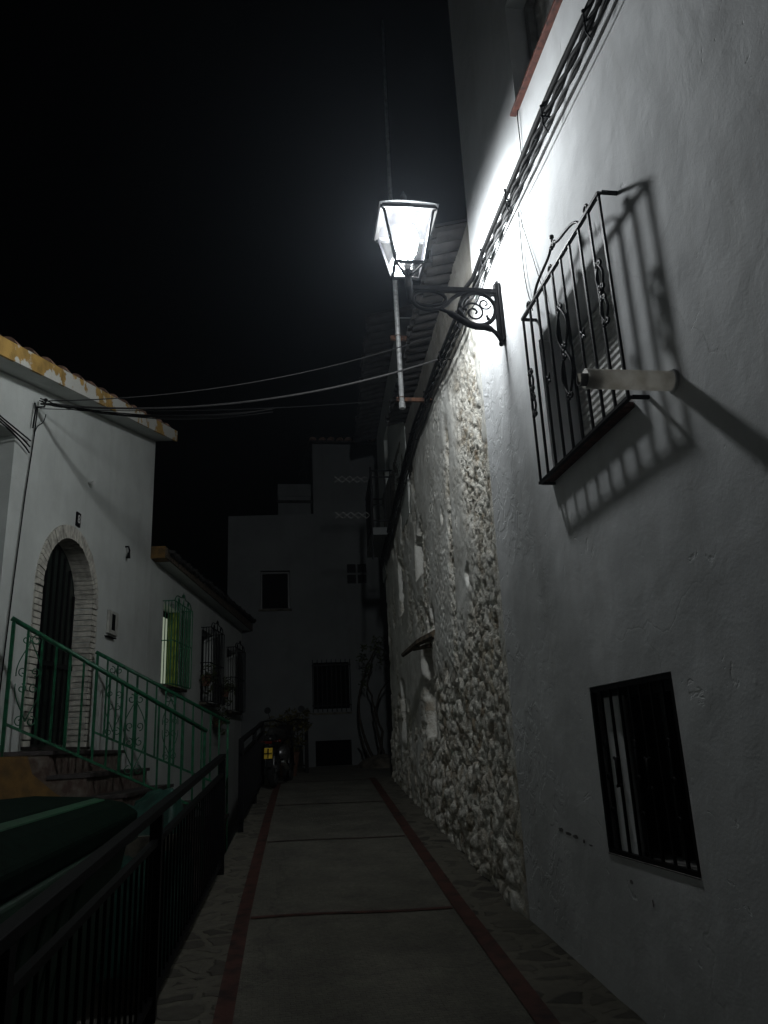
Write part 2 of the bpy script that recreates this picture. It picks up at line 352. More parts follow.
def road_mat():
    m = bpy.data.materials.new('lane_concrete'); m.use_nodes = True
    n = m.node_tree.nodes; l = m.node_tree.links; b = n['Principled BSDF']; b.inputs['Roughness'].default_value = 0.9
    tc = n.new('ShaderNodeTexCoord')
    no = n.new('ShaderNodeTexNoise'); no.inputs['Scale'].default_value = 2.2; no.inputs['Detail'].default_value = 10; no.inputs['Roughness'].default_value = 0.65
    l.new(tc.outputs['Object'], no.inputs['Vector'])
    cr = n.new('ShaderNodeValToRGB'); cr.color_ramp.elements[0].color = (0.080, 0.077, 0.063, 1); cr.color_ramp.elements[1].color = (0.135, 0.13, 0.105, 1)
    cr.color_ramp.elements[0].position = 0.36; cr.color_ramp.elements[1].position = 0.64
    l.new(no.outputs[0], cr.inputs[0])
    v2 = n.new('ShaderNodeTexVoronoi'); v2.feature = 'DISTANCE_TO_EDGE'; v2.inputs['Scale'].default_value = .55
    nw = n.new('ShaderNodeTexNoise'); nw.inputs['Scale'].default_value = 2.5; nw.inputs['Detail'].default_value = 8; l.new(tc.outputs['Object'], nw.inputs['Vector'])
    wm = n.new('ShaderNodeMix'); wm.data_type = 'RGBA'; wm.inputs['Factor'].default_value = .35; l.new(tc.outputs['Object'], wm.inputs['A']); l.new(nw.outputs['Color'], wm.inputs['B']); l.new(wm.outputs['Result'], v2.inputs['Vector'])
    ck = n.new('ShaderNodeMapRange'); ck.inputs['From Max'].default_value = .006; ck.inputs['To Min'].default_value = .35; ck.inputs['To Max'].default_value = 0; l.new(v2.outputs['Distance'], ck.inputs['Value'])
    sp_ = n.new('ShaderNodeTexNoise'); sp_.inputs['Scale'].default_value = 26; sp_.inputs['Detail'].default_value = 8; sp_.inputs['Roughness'].default_value = .75; l.new(tc.outputs['Object'], sp_.inputs['Vector'])
    sr = n.new('ShaderNodeMapRange'); sr.inputs['From Min'].default_value = .35; sr.inputs['From Max'].default_value = .65; sr.inputs['To Min'].default_value = .75; sr.inputs['To Max'].default_value = 1.2; l.new(sp_.outputs[0], sr.inputs['Value'])
    mu = n.new('ShaderNodeMix'); mu.data_type = 'RGBA'; mu.blend_type = 'MULTIPLY'; mu.inputs['Factor'].default_value = 1; l.new(cr.outputs[0], mu.inputs['A']); l.new(sr.outputs[0], mu.inputs['B'])
    mc_ = n.new('ShaderNodeMix'); mc_.data_type = 'RGBA'; mc_.inputs['B'].default_value = (.02, .02, .017, 1); l.new(mu.outputs['Result'], mc_.inputs['A']); l.new(ck.outputs[0], mc_.inputs['Factor'])
    l.new(mc_.outputs['Result'], b.inputs['Base Color'])
    # small pressed dimples in rows
    br = n.new('ShaderNodeTexBrick'); br.inputs['Scale'].default_value = 9.0; br.inputs['Mortar Size'].default_value = 0.03; br.inputs['Mortar Smooth'].default_value = 0.6
    br.inputs['Color1'].default_value = (1, 1, 1, 1); br.inputs['Color2'].default_value = (0.8, 0.8, 0.8, 1); br.inputs['Mortar'].default_value = (0, 0, 0, 1)
    l.new(tc.outputs['Object'], br.inputs['Vector'])
    n2 = n.new('ShaderNodeTexNoise'); n2.inputs['Scale'].default_value = 60; n2.inputs['Detail'].default_value = 5; l.new(tc.outputs['Object'], n2.inputs['Vector'])
    ad = n.new('ShaderNodeMath'); ad.operation = 'MULTIPLY_ADD'; ad.inputs[1].default_value = 1.2
    l.new(n2.outputs[0], ad.inputs[0]); l.new(br.outputs['Color'], ad.inputs[2])
    bp = n.new('ShaderNodeBump'); bp.inputs['Distance'].default_value = 0.006; l.new(ad.outputs[0], bp.inputs['Height']); l.new(bp.outputs[0], b.inputs['Normal'])
    return m
def paving_mat(name, sc, seed):
    """crazy paving: dark flat stones in paler mortar"""
    m = bpy.data.materials.new(name); m.use_nodes = True
    n = m.node_tree.nodes; l = m.node_tree.links; b = n['Principled BSDF']; b.inputs['Roughness'].default_value = 0.85
    tc = n.new('ShaderNodeTexCoord'); mp = n.new('ShaderNodeMapping'); mp.inputs['Location'].default_value = (seed, seed*2, 0); mp.inputs['Scale'].default_value = (1, 1.25, 0.01)
    l.new(tc.outputs['Object'], mp.inputs['Vector'])
    nz = n.new('ShaderNodeTexNoise'); nz.inputs['Scale'].default_value = 6; l.new(mp.outputs[0], nz.inputs['Vector'])
    wv = n.new('ShaderNodeMix'); wv.data_type = 'RGBA'; wv.inputs['Factor'].default_value = 0.09
    l.new(mp.outputs[0], wv.inputs['A']); l.new(nz.outputs['Color'], wv.inputs['B'])
    v = n.new('ShaderNodeTexVoronoi'); v.feature = 'DISTANCE_TO_EDGE'; v.inputs['Scale'].default_value = sc; l.new(wv.outputs['Result'], v.inputs['Vector'])
    vc = n.new('ShaderNodeTexVoronoi'); vc.inputs['Scale'].default_value = sc; l.new(wv.outputs['Result'], vc.inputs['Vector'])
    mr = n.new('ShaderNodeMapRange'); mr.inputs['From Min'].default_value = 0.09; mr.inputs['From Max'].default_value = 0.15; l.new(v.outputs['Distance'], mr.inputs['Value'])
    cr = n.new('ShaderNodeValToRGB'); sp = n.new('ShaderNodeSeparateColor'); l.new(vc.outputs['Color'], sp.inputs[0]); l.new(sp.outputs[0], cr.inputs[0])
    cr.color_ramp.elements[0].color = (0.055, 0.05, 0.04, 1); cr.color_ramp.elements[1].color = (0.15, 0.14, 0.11, 1)
    mx = n.new('ShaderNodeMix'); mx.data_type = 'RGBA'; mx.inputs['A'].default_value = (0.145, 0.135, 0.105, 1)
    l.new(cr.outputs[0], mx.inputs['B']); l.new(mr.outputs[0], mx.inputs['Factor'])
    n3 = n.new('ShaderNodeTexNoise'); n3.inputs['Scale'].default_value = 18; n3.inputs['Detail'].default_value = 6; l.new(tc.outputs['Object'], n3.inputs['Vector'])
    mm = n.new('ShaderNodeMix'); mm.data_type = 'RGBA'; mm.blend_type = 'MULTIPLY'; mm.inputs['Factor'].default_value = 0.6
    l.new(mx.outputs['Result'], mm.inputs['A']); l.new(n3.outputs[0], mm.inputs['B']); l.new(mm.outputs['Result'], b.inputs['Base Color'])
    ad = n.new('ShaderNodeMath'); ad.operation = 'MULTIPLY_ADD'; ad.inputs[1].default_value = 0.5; l.new(n3.outputs[0], ad.inputs[0]); l.new(mr.outputs[0], ad.inputs[2])
    bp = n.new('ShaderNodeBump'); bp.inputs['Distance'].default_value = 0.012; l.new(ad.outputs[0], bp.inputs['Height']); l.new(bp.outputs[0], b.inputs['Normal'])
    return m

# ground: one sheet to the horizon, level lot left of the lane, falling away behind the camera
mb = MB(); ys = [-80, -40, -20, -8, -2, 0.2, 40, 80]; xs = [-80, -20, 0, 20, 80]; vs = []; fs = []
for y in ys:
    for x in xs: vs.append((x, y, min(0.0, 0.084*max(y, -40))-0.10))
for j in range(len(ys)-1):
    for i in range(len(xs)-1):
        a = j*len(xs)+i; fs.append((a, a+1, a+len(xs)+1, a+len(xs)))
mb.add(vs, fs); tag(mb.build('ground', 'ground'), kind='structure')
road = strip(lambda y: xe(y)-0.02, lambda y: xw(y)+0.4 if y < 13 else 4.2, -8, 17.75, 0, 'road', road_mat(), nx=8)
tag(road, kind='structure')
# side of the raised lane down to the lot
mb = MB(); ys = np.arange(-8, 17.8, 0.5); vs = []; fs = []
for y in ys: vs += [(xe(y)-0.02, y, gz(y)), (xe(y)-0.05, y, gz(y)-1.9)]
for j in range(len(ys)-1): fs.append((2*j, 2*j+1, 2*j+3, 2*j+2))
mb.add(vs, fs); tag(mb.build('retaining_edge', 'retain'), kind='structure')
tag(strip(xe, xl, -8, 13.4, 0.004, 'left_verge', paving_mat('crazy_paving_left', 5.2, 3), 5, 0.15, rough=0.003), kind='structure')
tag(strip(lambda y: xr(y)+.05, lambda y: xw(y)+.1, -8, 13.4, 0.004, 'right_verge', paving_mat('crazy_paving_right', 4.6, 8), 5, 0.15, rough=0.003), kind='structure')
strip(lambda y: xl(y)-.048, lambda y: xl(y)+.048, -8, 13.6, 0.008, 'painted_band', 'band', 2, 0.25, road)
strip(lambda y: xr(y)-.052, lambda y: xr(y)+.055, -8, 13.6, 0.008, 'painted_band', 'band', 2, 0.25, road)
for yy, th, m in [(3.2, .025, 'band'), (5.98, .027, 'band'), (8.58, .02, 'joint'), (10.95, .022, 'joint'), (13.35, .03, 'joint')]:
    mb = MB(); vs = []; fs = []
    for i in range(9):
        u = i/8; y = yy+0.12*(u-.5)*-1+0.02*math.sin(u*6)
        x = xl(y)+.055+(xr(y)-.06-xl(y)-.055)*u
        vs += [(x, y-th/1, gz(y-th)+.006), (x, y+th, gz(y+th)+.006)]
    for i in range(8): fs.append((2*i, 2*i+2, 2*i+3, 2*i+1))
    mb.add(vs, fs); mb.build('cross_band', m, road)

# ------------------------------------------------------------------ near white house (right)
nh = thing('white_house', (1.75, 2, 0), 'near whitewashed house wall carrying the two grilled windows and the lamp', 'house')
H1 = rect(3.21, 3.13, 4.24, 4.05); H2 = rect(3.20, 1.03, 4.09, 1.86); H3 = rect(2.95, 5.80, 4.16, 6.74)
# slightly uneven front: strip quads around holes are flat, bump gives the trowel marks
mb = wall(RW, rect(-5, -1.2, 5.5, 10.4), [H1, H2, H3], 0.42)
mb.build('wall', 'white', nh)
mb = MB(RW); mb.box((5.1, -4.5, -1.2), (5.5, -0.43, 10.38)); mb.box((-5, -4.5, -1.2), (-4.6, -.43, 10.38)); mb.box((-5, -4.5, 10.4), (5.5, -0.0, 10.6)); mb.build('side_wall', 'white', nh)
# upper grilled window -------------------------------------------------
wu = MB(RW)
wu.box((3.14, -.30, 3.10), (4.30, -.34, 4.09)); wu = wu.build('window', 'glass', nh)
tag(wu, 'upper window behind the projecting black grille')
mb = MB(RW)
for a, b in [((3.215, -.30, 3.135), (3.27, -.25, 4.045)), ((4.18, -.30, 3.135), (4.235, -.25, 4.045)), ((3.27, -.30, 3.135), (4.18, -.25, 3.19)), ((3.27, -.30, 3.99), (4.18, -.25, 4.045))]: mb.box(a, b)
mb.build('window_frame', 'frame', wu)
mb = MB(RW)
z = 3.15
while z < 4.03:
    mb.add([(3.275, -.215, z), (4.175, -.215, z), (4.175, -.196, z+.012), (3.275, -.196, z+.012), (4.175, -.20, z+.036), (3.275, -.20, z+.036), (4.175, -.215, z+.043), (3.275, -.215, z+.043)],
           [(0, 1, 2, 3), (3, 2, 4, 5), (5, 4, 6, 7)]); z += .044
mb.build('roller_shutter', 'shutter', wu)
MB(RW).box((3.17, -.16, 3.095), (4.28, .055, 3.125)).build('sill', 'clay', wu, bevel=.004)
# grille
O = 0.09; Y0, Y1, Z0, Z1 = 3.03, 4.235, 3.08, 4.195
mb = MB(RW)
mb.box((Y0, O-.006, Z1-.008), (Y1, O+.016, Z1+.008)); mb.box((Y0, O-.006, Z0-.008), (Y1, O+.016, Z0+.008))
for yy in (Y0, Y1):
    mb.box((yy-.008, -.02, Z1-.006), (yy+.008, O-.008, Z1+.010)); mb.box((yy-.008, -.02, Z0-.008), (yy+.008, O-.008, Z0+.008))
ys = [Y0+.012+(Y1-Y0-.024)*i/9 for i in range(10)]
for yy in ys: mb.box((yy-.0065, O-.002, Z0+.009), (yy+.0065, O+.011, Z1-.009))
for yy in (Y1-.006,): mb.box((yy-.006, .035, Z0+.009), (yy+.006, .047, Z1-.007))
mb.build('grille', 'iron', wu)
def scrollwork(mb, yc, zc, hw, hh, o, r=.0075):
    for sg in (-1, 1):
        mb.tube(bez((yc, o, zc+hh), (yc+sg*hw*1.5, o, zc+hh*.55), (yc+sg*hw*1.2, o, zc+.10), (yc+sg*.006, o, zc)), r, 5)
        mb.tube(bez((yc, o, zc-hh), (yc+sg*hw*1.5, o, zc-hh*.55), (yc+sg*hw*1.2, o, zc-.10), (yc+sg*.006, o, zc)), r, 5)
        for zz in (zc+hh, zc-hh): mb.tube(spiral(yc+sg*.020, zz, .020, .006, math.pi/2, 1.1*sg, 10, o), r, 5)
        for zz in (zc+.03, zc-.03): mb.tube(spiral(yc+sg*.020, zz, .018, .006, math.pi/2, 1.1*sg, 10, o), r, 5)
    mb.ball((yc, o, zc), .015, 6)
mb = MB(RW); scrollwork(mb, 3.63, 3.64, .07, .27, O+.018); mb.build('scroll_ornament', 'iron', wu, smooth=True)
mb = MB(RW); scrollwork(mb, 3.12, 3.68, .035, .16, O+.018); mb.build('scroll_ornament', 'iron', wu, smooth=True)
mb = MB(RW); scrollwork(mb, 4.165, 3.64, .03, .14, O+.018); mb.build('scroll_ornament', 'iron', wu, smooth=True)
for yy, zz in ((3.38, 3.60), (3.89, 3.60)):
    mb = MB(RW)
    for k in range(4):
        a = math.pi/4+k*math.pi/2; mb.tube([(yy, O+.016, zz), (yy+.035*math.cos(a), O+.02, zz+.045*math.sin(a))], [.008, .003], 5)
    mb.build('rosette', 'iron', wu, smooth=True)
mb = MB(RW)
for sg, yb in ((1, 4.02), (-1, 3.29)):
    yc = 3.655
    mb.tube(bez((yb, O, Z1), (yb-sg*.03, O, Z1+.12), (yc+sg*.10, O, Z1+.085), (yc+sg*.035, O, Z1+.14))+spiral(yc+sg*.018, Z1+.14, .018, .006, 0 if sg > 0 else math.pi, sg*1.1, 8, O), .009, 5)
for yy in (3.20, 3.73, 4.12): mb.tube(spiral(yy, Z1+.036, .021, .021, 0, 1, 12, O), .008, 5)
mb.tube([(3.655, O, Z1+.13), (3.655, O, Z1+.20)], [.012, .006], 5); mb.ball((3.655, O, Z1+.20), .016, 6)
mb.build('crest', 'iron', wu, smooth=True)
# lower window -----------------------------------------------------------
wl = MB(RW).box((3.21, -.21, 1.04), (4.08, -.25, 1.85)).build('window', 'dark', nh)
tag(wl, 'low window with a flush black grille')
mb = MB(RW)
for a, b in [((3.205, -.205, 1.035), (3.25, -.17, 1.855)), ((3.25, -.205, 1.80), (4.085, -.17, 1.855)), ((3.62, -.205, 1.04), (3.66, -.17, 1.80))]: mb.box(a, b)
mb.build('window_frame', 'door', wl)
MB(RW).box((3.205, -.17, 1.031), (4.085, .006, 1.036)).build('sill', 'chip', wl)
MB(RW).box((3.84, -.075, 1.04), (4.086, -.05, 1.80)).build('lit_area_board', 'white', wl)  # added board, stands in for the lit area behind the left bars
mb = MB(RW); o0 = -.014
mb.box((3.205, o0-.01, 1.832), (4.085, o0+.012, 1.856)); mb.box((3.205, o0-.01, 1.032), (4.085, o0+.012, 1.056))
for yy in (3.213, 4.077): mb.box((yy-.012, o0-.01, 1.057), (yy+.012, o0+.014, 1.831))
for i in range(1, 8):
    yy = 3.205+.88*i/8; mb.box((yy-.0065, o0-.004, 1.057), (yy+.0065, o0+.008, 1.831))
mb.build('grille', 'iron', wl)
for yy in (3.97, 3.64, 3.31):
    mb = MB(RW); mb.tube([(yy, o0+.012, 1.22), (yy, o0+.012, 1.58)], .006, 5)
    for zz in (1.56, 1.40, 1.24): mb.tube(spiral(yy, zz, .022, .008, 0, 1.2, 10, o0+.014), .006, 5)
    mb.build('scroll_ornament', 'iron', wl, smooth=True)
for yy in (3.865, 3.535):
    mb = MB(RW)
    for sg in (-1, 1): mb.tube(bez((yy-.028, o0+.012, 1.43+sg*.07), (yy, o0+.012, 1.43+sg*.05), (yy, o0+.012, 1.43+sg*.05), (yy+.028, o0+.012, 1.43+sg*.07), 6), .007, 5)
    mb.tube([(yy, o0+.012, 1.36), (yy, o0+.012, 1.50)], .012, 6)
    mb.build('collar_ornament', 'iron', wl, smooth=True)
# top window: only its lower far corner is in the picture ---------------
wt = MB(RW).box((2.94, -.20, 5.79), (4.17, -.24, 6.75)).build('window', 'shutter', nh)
tag(wt, 'top window recess over a red clay sill')
mb = MB(RW); mb.box((4.09, -.19, 5.81), (4.15, -.14, 6.735)); mb.box((2.95, -.19, 6.68), (4.09, -.14, 6.735)); mb.build('window_frame', 'frame', wt)
MB(RW).box((2.90, -.18, 5.772), (4.185, .045, 5.795)).build('sill', 'clay', wt, bevel=.004)
# chips of lost paint low on the wall
def chip(pts_yz, parent, fr=RW, m='chip', o=.0025):
    for (y, z, ry, rz) in pts_yz:
        mb = MB(fr); n = 9; vs = [(y+ry*math.cos(2*math.pi*k/n)*random.uniform(.6, 1.2), o, z+rz*math.sin(2*math.pi*k/n)*random.uniform(.6, 1.2)) for k in range(n)]
        mb.add(vs, [tuple(range(n))]); mb.build('paint_chip', m, parent)
chip([(4.74, 1.085, .05, .013), (4.63, 1.075, .05, .01), (4.52, 1.068, .04, .012), (4.40, 1.055, .02, .012), (4.31, 1.045, .025, .006)], nh)
chip([(3.86, .93, .018, .012), (3.66, .87, .008, .02)], nh)

# ------------------------------------------------------------------ stone house
def vor(x, y, cell, seed, jit=.85):
    gx = np.floor(x/cell).astype(int); gy = np.floor(y/cell).astype(int)
    f1 = np.full(x.shape, 9.); f2 = np.full(x.shape, 9.); cid = np.zeros(x.shape)
    def h(a, b, k):
        q = np.sin(a*127.1+b*311.7+k*74.7+seed*13.3)*43758.5453; return q-np.floor(q)
    for dx in (-1, 0, 1):
        for dy in (-1, 0, 1):
            cx = gx+dx; cy = gy+dy
            px = (cx+.5+jit*(h(cx, cy, 1)-.5))*cell; py = (cy+.5+jit*(h(cx, cy, 2)-.5))*cell
            d = np.hypot(x-px, y-py)/cell; c = h(cx, cy, 3)
            new = d < f1
            f2 = np.where(new, f1, np.minimum(f2, d)); cid = np.where(new, c, cid); f1 = np.where(new, d, f1)
    return f1, f2, cid
def vnoise(x, y, cell, seed):
    gx = np.floor(x/cell); gy = np.floor(y/cell); fx = x/cell-gx; fy = y/cell-gy; fx = fx*fx*(3-2*fx); fy = fy*fy*(3-2*fy)
    def h(a, b):
        q = np.sin(a*127.1+b*311.7+seed*17.7)*43758.5453; return q-np.floor(q)
    return (h(gx, gy)*(1-fx)+h(gx+1, gy)*fx)*(1-fy)+(h(gx, gy+1)*(1-fx)+h(gx+1, gy+1)*fx)*fy
def fbm(x, y, cell, seed, o=5):
    t = 0; a = .5; s = 0
    for i in range(o): t = t+a*vnoise(x, y, cell/2**i, seed+i); s += a; a *= .55
    return t/s
def sst(a, b, x): t = np.clip((x-a)/(b-a), 0, 1); return t*t*(3-2*t)
sv = np.concatenate([np.arange(-0.01, 3.6, .0165), np.arange(3.6, 7.75, .028)]); zv = np.arange(0.2, 5.93, .0185)
SS, ZZ = np.meshgrid(sv, zv, indexing='ij')
wx = SS+.10*(fbm(SS, ZZ, .25, 31)-.5); wz = ZZ+.10*(fbm(SS, ZZ, .25, 57)-.5)
a1, a2, c1 = vor(wx, wz*1.2, .185, 1); b1, b2, c2 = vor(wx, wz, .095, 2); d1, d2, c3 = vor(wx, wz, .045, 3); e1, e2, c4 = vor(SS, ZZ, .024, 4)
nA = fbm(SS, ZZ, .8, 5); nB = fbm(SS, ZZ, .35, 6); nC = fbm(SS, ZZ, .12, 7)
def stone(f1, f2, c, lo, hi): return sst(0, lo, f2-f1)*(.35+.65*c)*hi
# where the render has gone
low = sst(2.95, 2.55, ZZ+.9*(nA-.5)+.35*(nB-.5)+.10*SS)                  # rubble below
edge = sst(.95, .55, SS+.9*(nA-.5)+.5*(nB-.5)-.18*(ZZ-2.6))*sst(5.2, 4.7, ZZ)   # strip beside the white house
band = sst(.16, .05, abs(SS-1.75+.12*(ZZ-3.8)+.25*(nB-.5)))*sst(4.9, 4.5, ZZ)   # vertical crack
far = sst(.50, .62, nA*.5+nB*.5+.14*sst(3.0, 1.5, ZZ))*sst(2.7, 3.6, SS)
lowf = low*sst(3.7, 2.9, SS)
expo = np.clip(np.maximum.reduce([lowf, edge, band, far*.9]), 0, 1)
size = sst(2.2, 3.4, ZZ+.6*(nB-.5))       # 0 big stones, 1 pebbles
hs = (stone(a1, a2, c1, .20, .036)+stone(b1, b2, c2, .25, .016))*(1-size) + (stone(b1, b2, c2, .35, .020)*sst(5.0, 3.6, ZZ)+stone(d1, d2, c3, .4, .018)-.022*sst(.28, .12, d1)*sst(.45, .6, nC))*size + stone(d1, d2, c3, .4, .008) + .03*(nC-.5)+.05*(nB-.5)+.030*(fbm(SS, ZZ, .07, 91, 4)-.5)
hp = .045+.018*(nA-.5)+.010*(nB-.5)+.004*(nC-.5)
rough = sst(4.3, 5.0, ZZ+.5*(nA-.5))*sst(2.4, 1.6, SS)
pit = sst(.34, .14, d1)*sst(.42, .58, nC)*sst(.36, .50, nA)*sst(4.4, 3.4, SS)
pit2 = sst(.30, .12, b1)*sst(.50, .62, nB)*sst(.40, .52, nA)
hp = hp-.014*pit-.018*pit2+.010*(fbm(SS, ZZ, .09, 133, 4)-.5)+rough*.012*sst(.1, .5, d2-d1)*sst(.35, .6, nC)+.003*stone(e1, e2, c4, .4, 1)*sst(.45, .6, nB)
height = hs*expo+hp*(1-expo)
cid = c1*(1-size)+c2*size
# openings
def boxm(s0, s1, z0, z1, e=.02): return sst(s0-e, s0+e, SS)*sst(s1+e, s1-e, SS)*sst(z0-e, z0+e, ZZ)*sst(z1+e, z1-e, ZZ)
nich = np.zeros_like(SS)
for s0, s1, z0, z1, dp in [(3.30, 4.10, 1.70, 2.66, .20), (3.55, 4.15, 3.64, 4.02, .13), (5.85, 6.35, 1.55, 2.45, .16), (5.6, 5.95, 3.5, 4.2, .08)]:
    mk = boxm(s0, s1, z0, z1+.12*np.sin((SS-s0)*4)); height = height*(1-mk)-dp*mk; nich = np.maximum(nich, mk)
for hsx, hz, hr, dp in [(3.72, 4.12, .10, .12), (3.15, 2.92, .14, .20), (3.45, 2.98, .11, .16), (1.15, 3.05, .07, .07), (2.1, 3.9, .05, .05)]:
    mk = sst(hr*1.3, hr*.7, np.hypot(SS-hsx, (ZZ-hz)*.8)+.12*(nC-.5)); height = height-dp*mk; expo = np.maximum(expo, mk)
ragged = sst(.50, .60, nB*.6+nC*.4)*sst(.75, .15, SS); expo = expo*(1-ragged); height = height*(1-.6*ragged)+.045*.6*ragged
expo = np.maximum(expo, .75*np.maximum(pit, pit2)); expo = expo*(1-nich)+.35*nich*(1-.45*sst(3.5, 4.4, ZZ))
# keep the seam tight against the neighbouring wall, and let the foot spread
height = height + .05*sst(1.0, .3, ZZ-.084*(SS+5.5))
seam = sst(.0, .28, SS); height = height*(.25+.75*seam)+.036*(1-seam)
height[0, :] = -.25
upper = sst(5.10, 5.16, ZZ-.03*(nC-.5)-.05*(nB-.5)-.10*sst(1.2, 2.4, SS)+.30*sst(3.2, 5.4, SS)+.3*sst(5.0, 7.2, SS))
me_v = []; 
P0 = np.array([1.75, 5.5]); dd = np.array([.05, 1.])/math.hypot(.05, 1); nn = np.array([-1, .05])/math.hypot(.05, 1)
X = P0[0]+dd[0]*SS+nn[0]*(height-.045); Y = P0[1]+dd[1]*SS+nn[1]*(height-.045)
verts = np.stack([X, Y, ZZ], -1).reshape(-1, 3); ni, nj = SS.shape
idx = np.arange(ni*nj).reshape(ni, nj); fa = np.stack([idx[:-1, :-1], idx[:-1, 1:], idx[1:, 1:], idx[1:, :-1]], -1).reshape(-1, 4)
sh = thing('stone_house', (1.8, 7, 0.5), 'old rubble stone house with broken plaster next to the white house', 'house')
me = bpy.data.meshes.new('rubble_wall'); me.from_pydata(verts.tolist(), [], fa.tolist())
at = me.attributes.new('expo', 'FLOAT', 'POINT'); at.data.foreach_set('value', expo.reshape(-1).astype(np.float32))
at = me.attributes.new('upper', 'FLOAT', 'POINT'); at.data.foreach_set('value', upper.reshape(-1).astype(np.float32))
at = me.attributes.new('cid', 'FLOAT', 'POINT'); at.data.foreach_set('value', cid.reshape(-1).astype(np.float32))
gap = np.clip((a2-a1)*(1-size)+(b2-b1)*size, 0, 1)
at = me.attributes.new('gap', 'FLOAT', 'POINT'); at.data.foreach_set('value', gap.reshape(-1).astype(np.float32))
def rubble_mat():
    m = bpy.data.materials.new('rubble'); m.use_nodes = True
    n = m.node_tree.nodes; l = m.node_tree.links; b = n['Principled BSDF']; b.inputs['Roughness'].default_value = 0.95; b.inputs['Specular IOR Level'].default_value = .15
    def attr(k): a = n.new('ShaderNodeAttribute'); a.attribute_name = k; return a.outputs['Fac']
    tc = n.new('ShaderNodeTexCoord')
    cr = n.new('ShaderNodeValToRGB'); e = cr.color_ramp; l.new(attr('cid'), cr.inputs[0])
    e.elements[0].color = (.30, .24, .17, 1); e.elements[1].color = (.56, .50, .41, 1)
    q = e.elements.new(.3); q.color = (.50, .45, .35, 1); q = e.elements.new(.55); q.color = (.38, .34, .28, 1); q = e.elements.new(.8); q.color = (.64, .60, .52, 1)
    n1 = n.new('ShaderNodeTexNoise'); n1.inputs['Scale'].default_value = 5; n1.inputs['Detail'].default_value = 8; n1.inputs['Roughness'].default_value = .7; l.new(tc.outputs['Object'], n1.inputs['Vector'])
    mr = n.new('ShaderNodeMapRange'); mr.inputs['From Min'].default_value = .0; mr.inputs['From Max'].default_value = .16; mr.inputs['To Min'].default_value = 1; mr.inputs['To Max'].default_value = 0
    l.new(attr('gap'), mr.inputs['Value'])
    mg = n.new('ShaderNodeMix'); mg.data_type = 'RGBA'; mg.inputs['B'].default_value = (.34, .29, .22, 1); l.new(cr.outputs[0], mg.inputs['A']); l.new(mr.outputs[0], mg.inputs['Factor'])
    # lime still clinging to some stones
    ml = n.new('ShaderNodeMapRange'); ml.inputs['From Min'].default_value = .43; ml.inputs['From Max'].default_value = .54; l.new(n1.outputs[0], ml.inputs['Value'])
    m2 = n.new('ShaderNodeMix'); m2.data_type = 'RGBA'; m2.inputs['B'].default_value = (.75, .73, .66, 1); l.new(mg.outputs['Result'], m2.inputs['A']); l.new(ml.outputs[0], m2.inputs['Factor'])
    pl = n.new('ShaderNodeMix'); pl.data_type = 'RGBA'; pl.inputs['A'].default_value = (.46, .45, .41, 1); pl.inputs['B'].default_value = (.74, .74, .70, 1)
    n2 = n.new('ShaderNodeTexNoise'); n2.inputs['Scale'].default_value = 1.6; n2.inputs['Detail'].default_value = 9; n2.inputs['Roughness'].default_value = .7; l.new(tc.outputs['Object'], n2.inputs['Vector'])
    mp = n.new('ShaderNodeMapRange'); mp.inputs['From Min'].default_value = .36; mp.inputs['From Max'].default_value = .6; l.new(n2.outputs[0], mp.inputs['Value']); l.new(mp.outputs[0], pl.inputs['Factor'])
    fin = n.new('ShaderNodeMix'); fin.data_type = 'RGBA'; l.new(pl.outputs['Result'], fin.inputs['A']); l.new(m2.outputs['Result'], fin.inputs['B']); l.new(attr('expo'), fin.inputs['Factor'])
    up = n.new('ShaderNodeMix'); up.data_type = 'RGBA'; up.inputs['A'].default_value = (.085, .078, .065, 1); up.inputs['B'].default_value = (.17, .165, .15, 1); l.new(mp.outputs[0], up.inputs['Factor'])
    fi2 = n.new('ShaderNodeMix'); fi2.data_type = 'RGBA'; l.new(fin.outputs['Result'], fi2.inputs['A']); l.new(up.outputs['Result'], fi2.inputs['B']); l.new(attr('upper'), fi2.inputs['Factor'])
    l.new(fi2.outputs['Result'], b.inputs['Base Color'])
    n3 = n.new('ShaderNodeTexNoise'); n3.inputs['Scale'].default_value = 45; n3.inputs['Detail'].default_value = 8; n3.inputs['Roughness'].default_value = .65; l.new(tc.outputs['Object'], n3.inputs['Vector'])
    bd = n.new('ShaderNodeMath'); bd.operation = 'MULTIPLY_ADD'; bd.inputs[1].default_value = .014; bd.inputs[2].default_value = .004; l.new(attr('expo'), bd.inputs[0])
    bp = n.new('ShaderNodeBump'); l.new(bd.outputs[0], bp.inputs['Distance']); l.new(n3.outputs[0], bp.inputs['Height']); l.new(bp.outputs[0], b.inputs['Normal'])
    return m
me.materials.append(rubble_mat())
for p in me.polygons: p.use_smooth = True
ro = bpy.data.objects.new('rubble_wall', me); COL.objects.link(ro); ro.parent = sh; ro.matrix_parent_inverse = sh.matrix_world.inverted()
mb = MB(SW); mb.box((.02, -4, -.3), (7.74, -.30, 5.9)); mb.build('inner_wall', 'white_far', sh)
mb = MB(SW); mb.box((7.70, -3.9, -.2), (7.80, -.06, 5.88)); mb.build('end_wall', 'white_far', sh)
# wooden lintel poking out over the broken hole
mb = MB(SW); mb.tube([(3.12, -.02, 2.80), (3.5, .10, 2.77), (4.3, .20, 2.71)], [.05, .045, .03], 6); mb.tube([(3.3, .0, 2.70), (3.8, .14, 2.715)], [.03, .02], 5); mb.build('lintel', 'wood', sh)
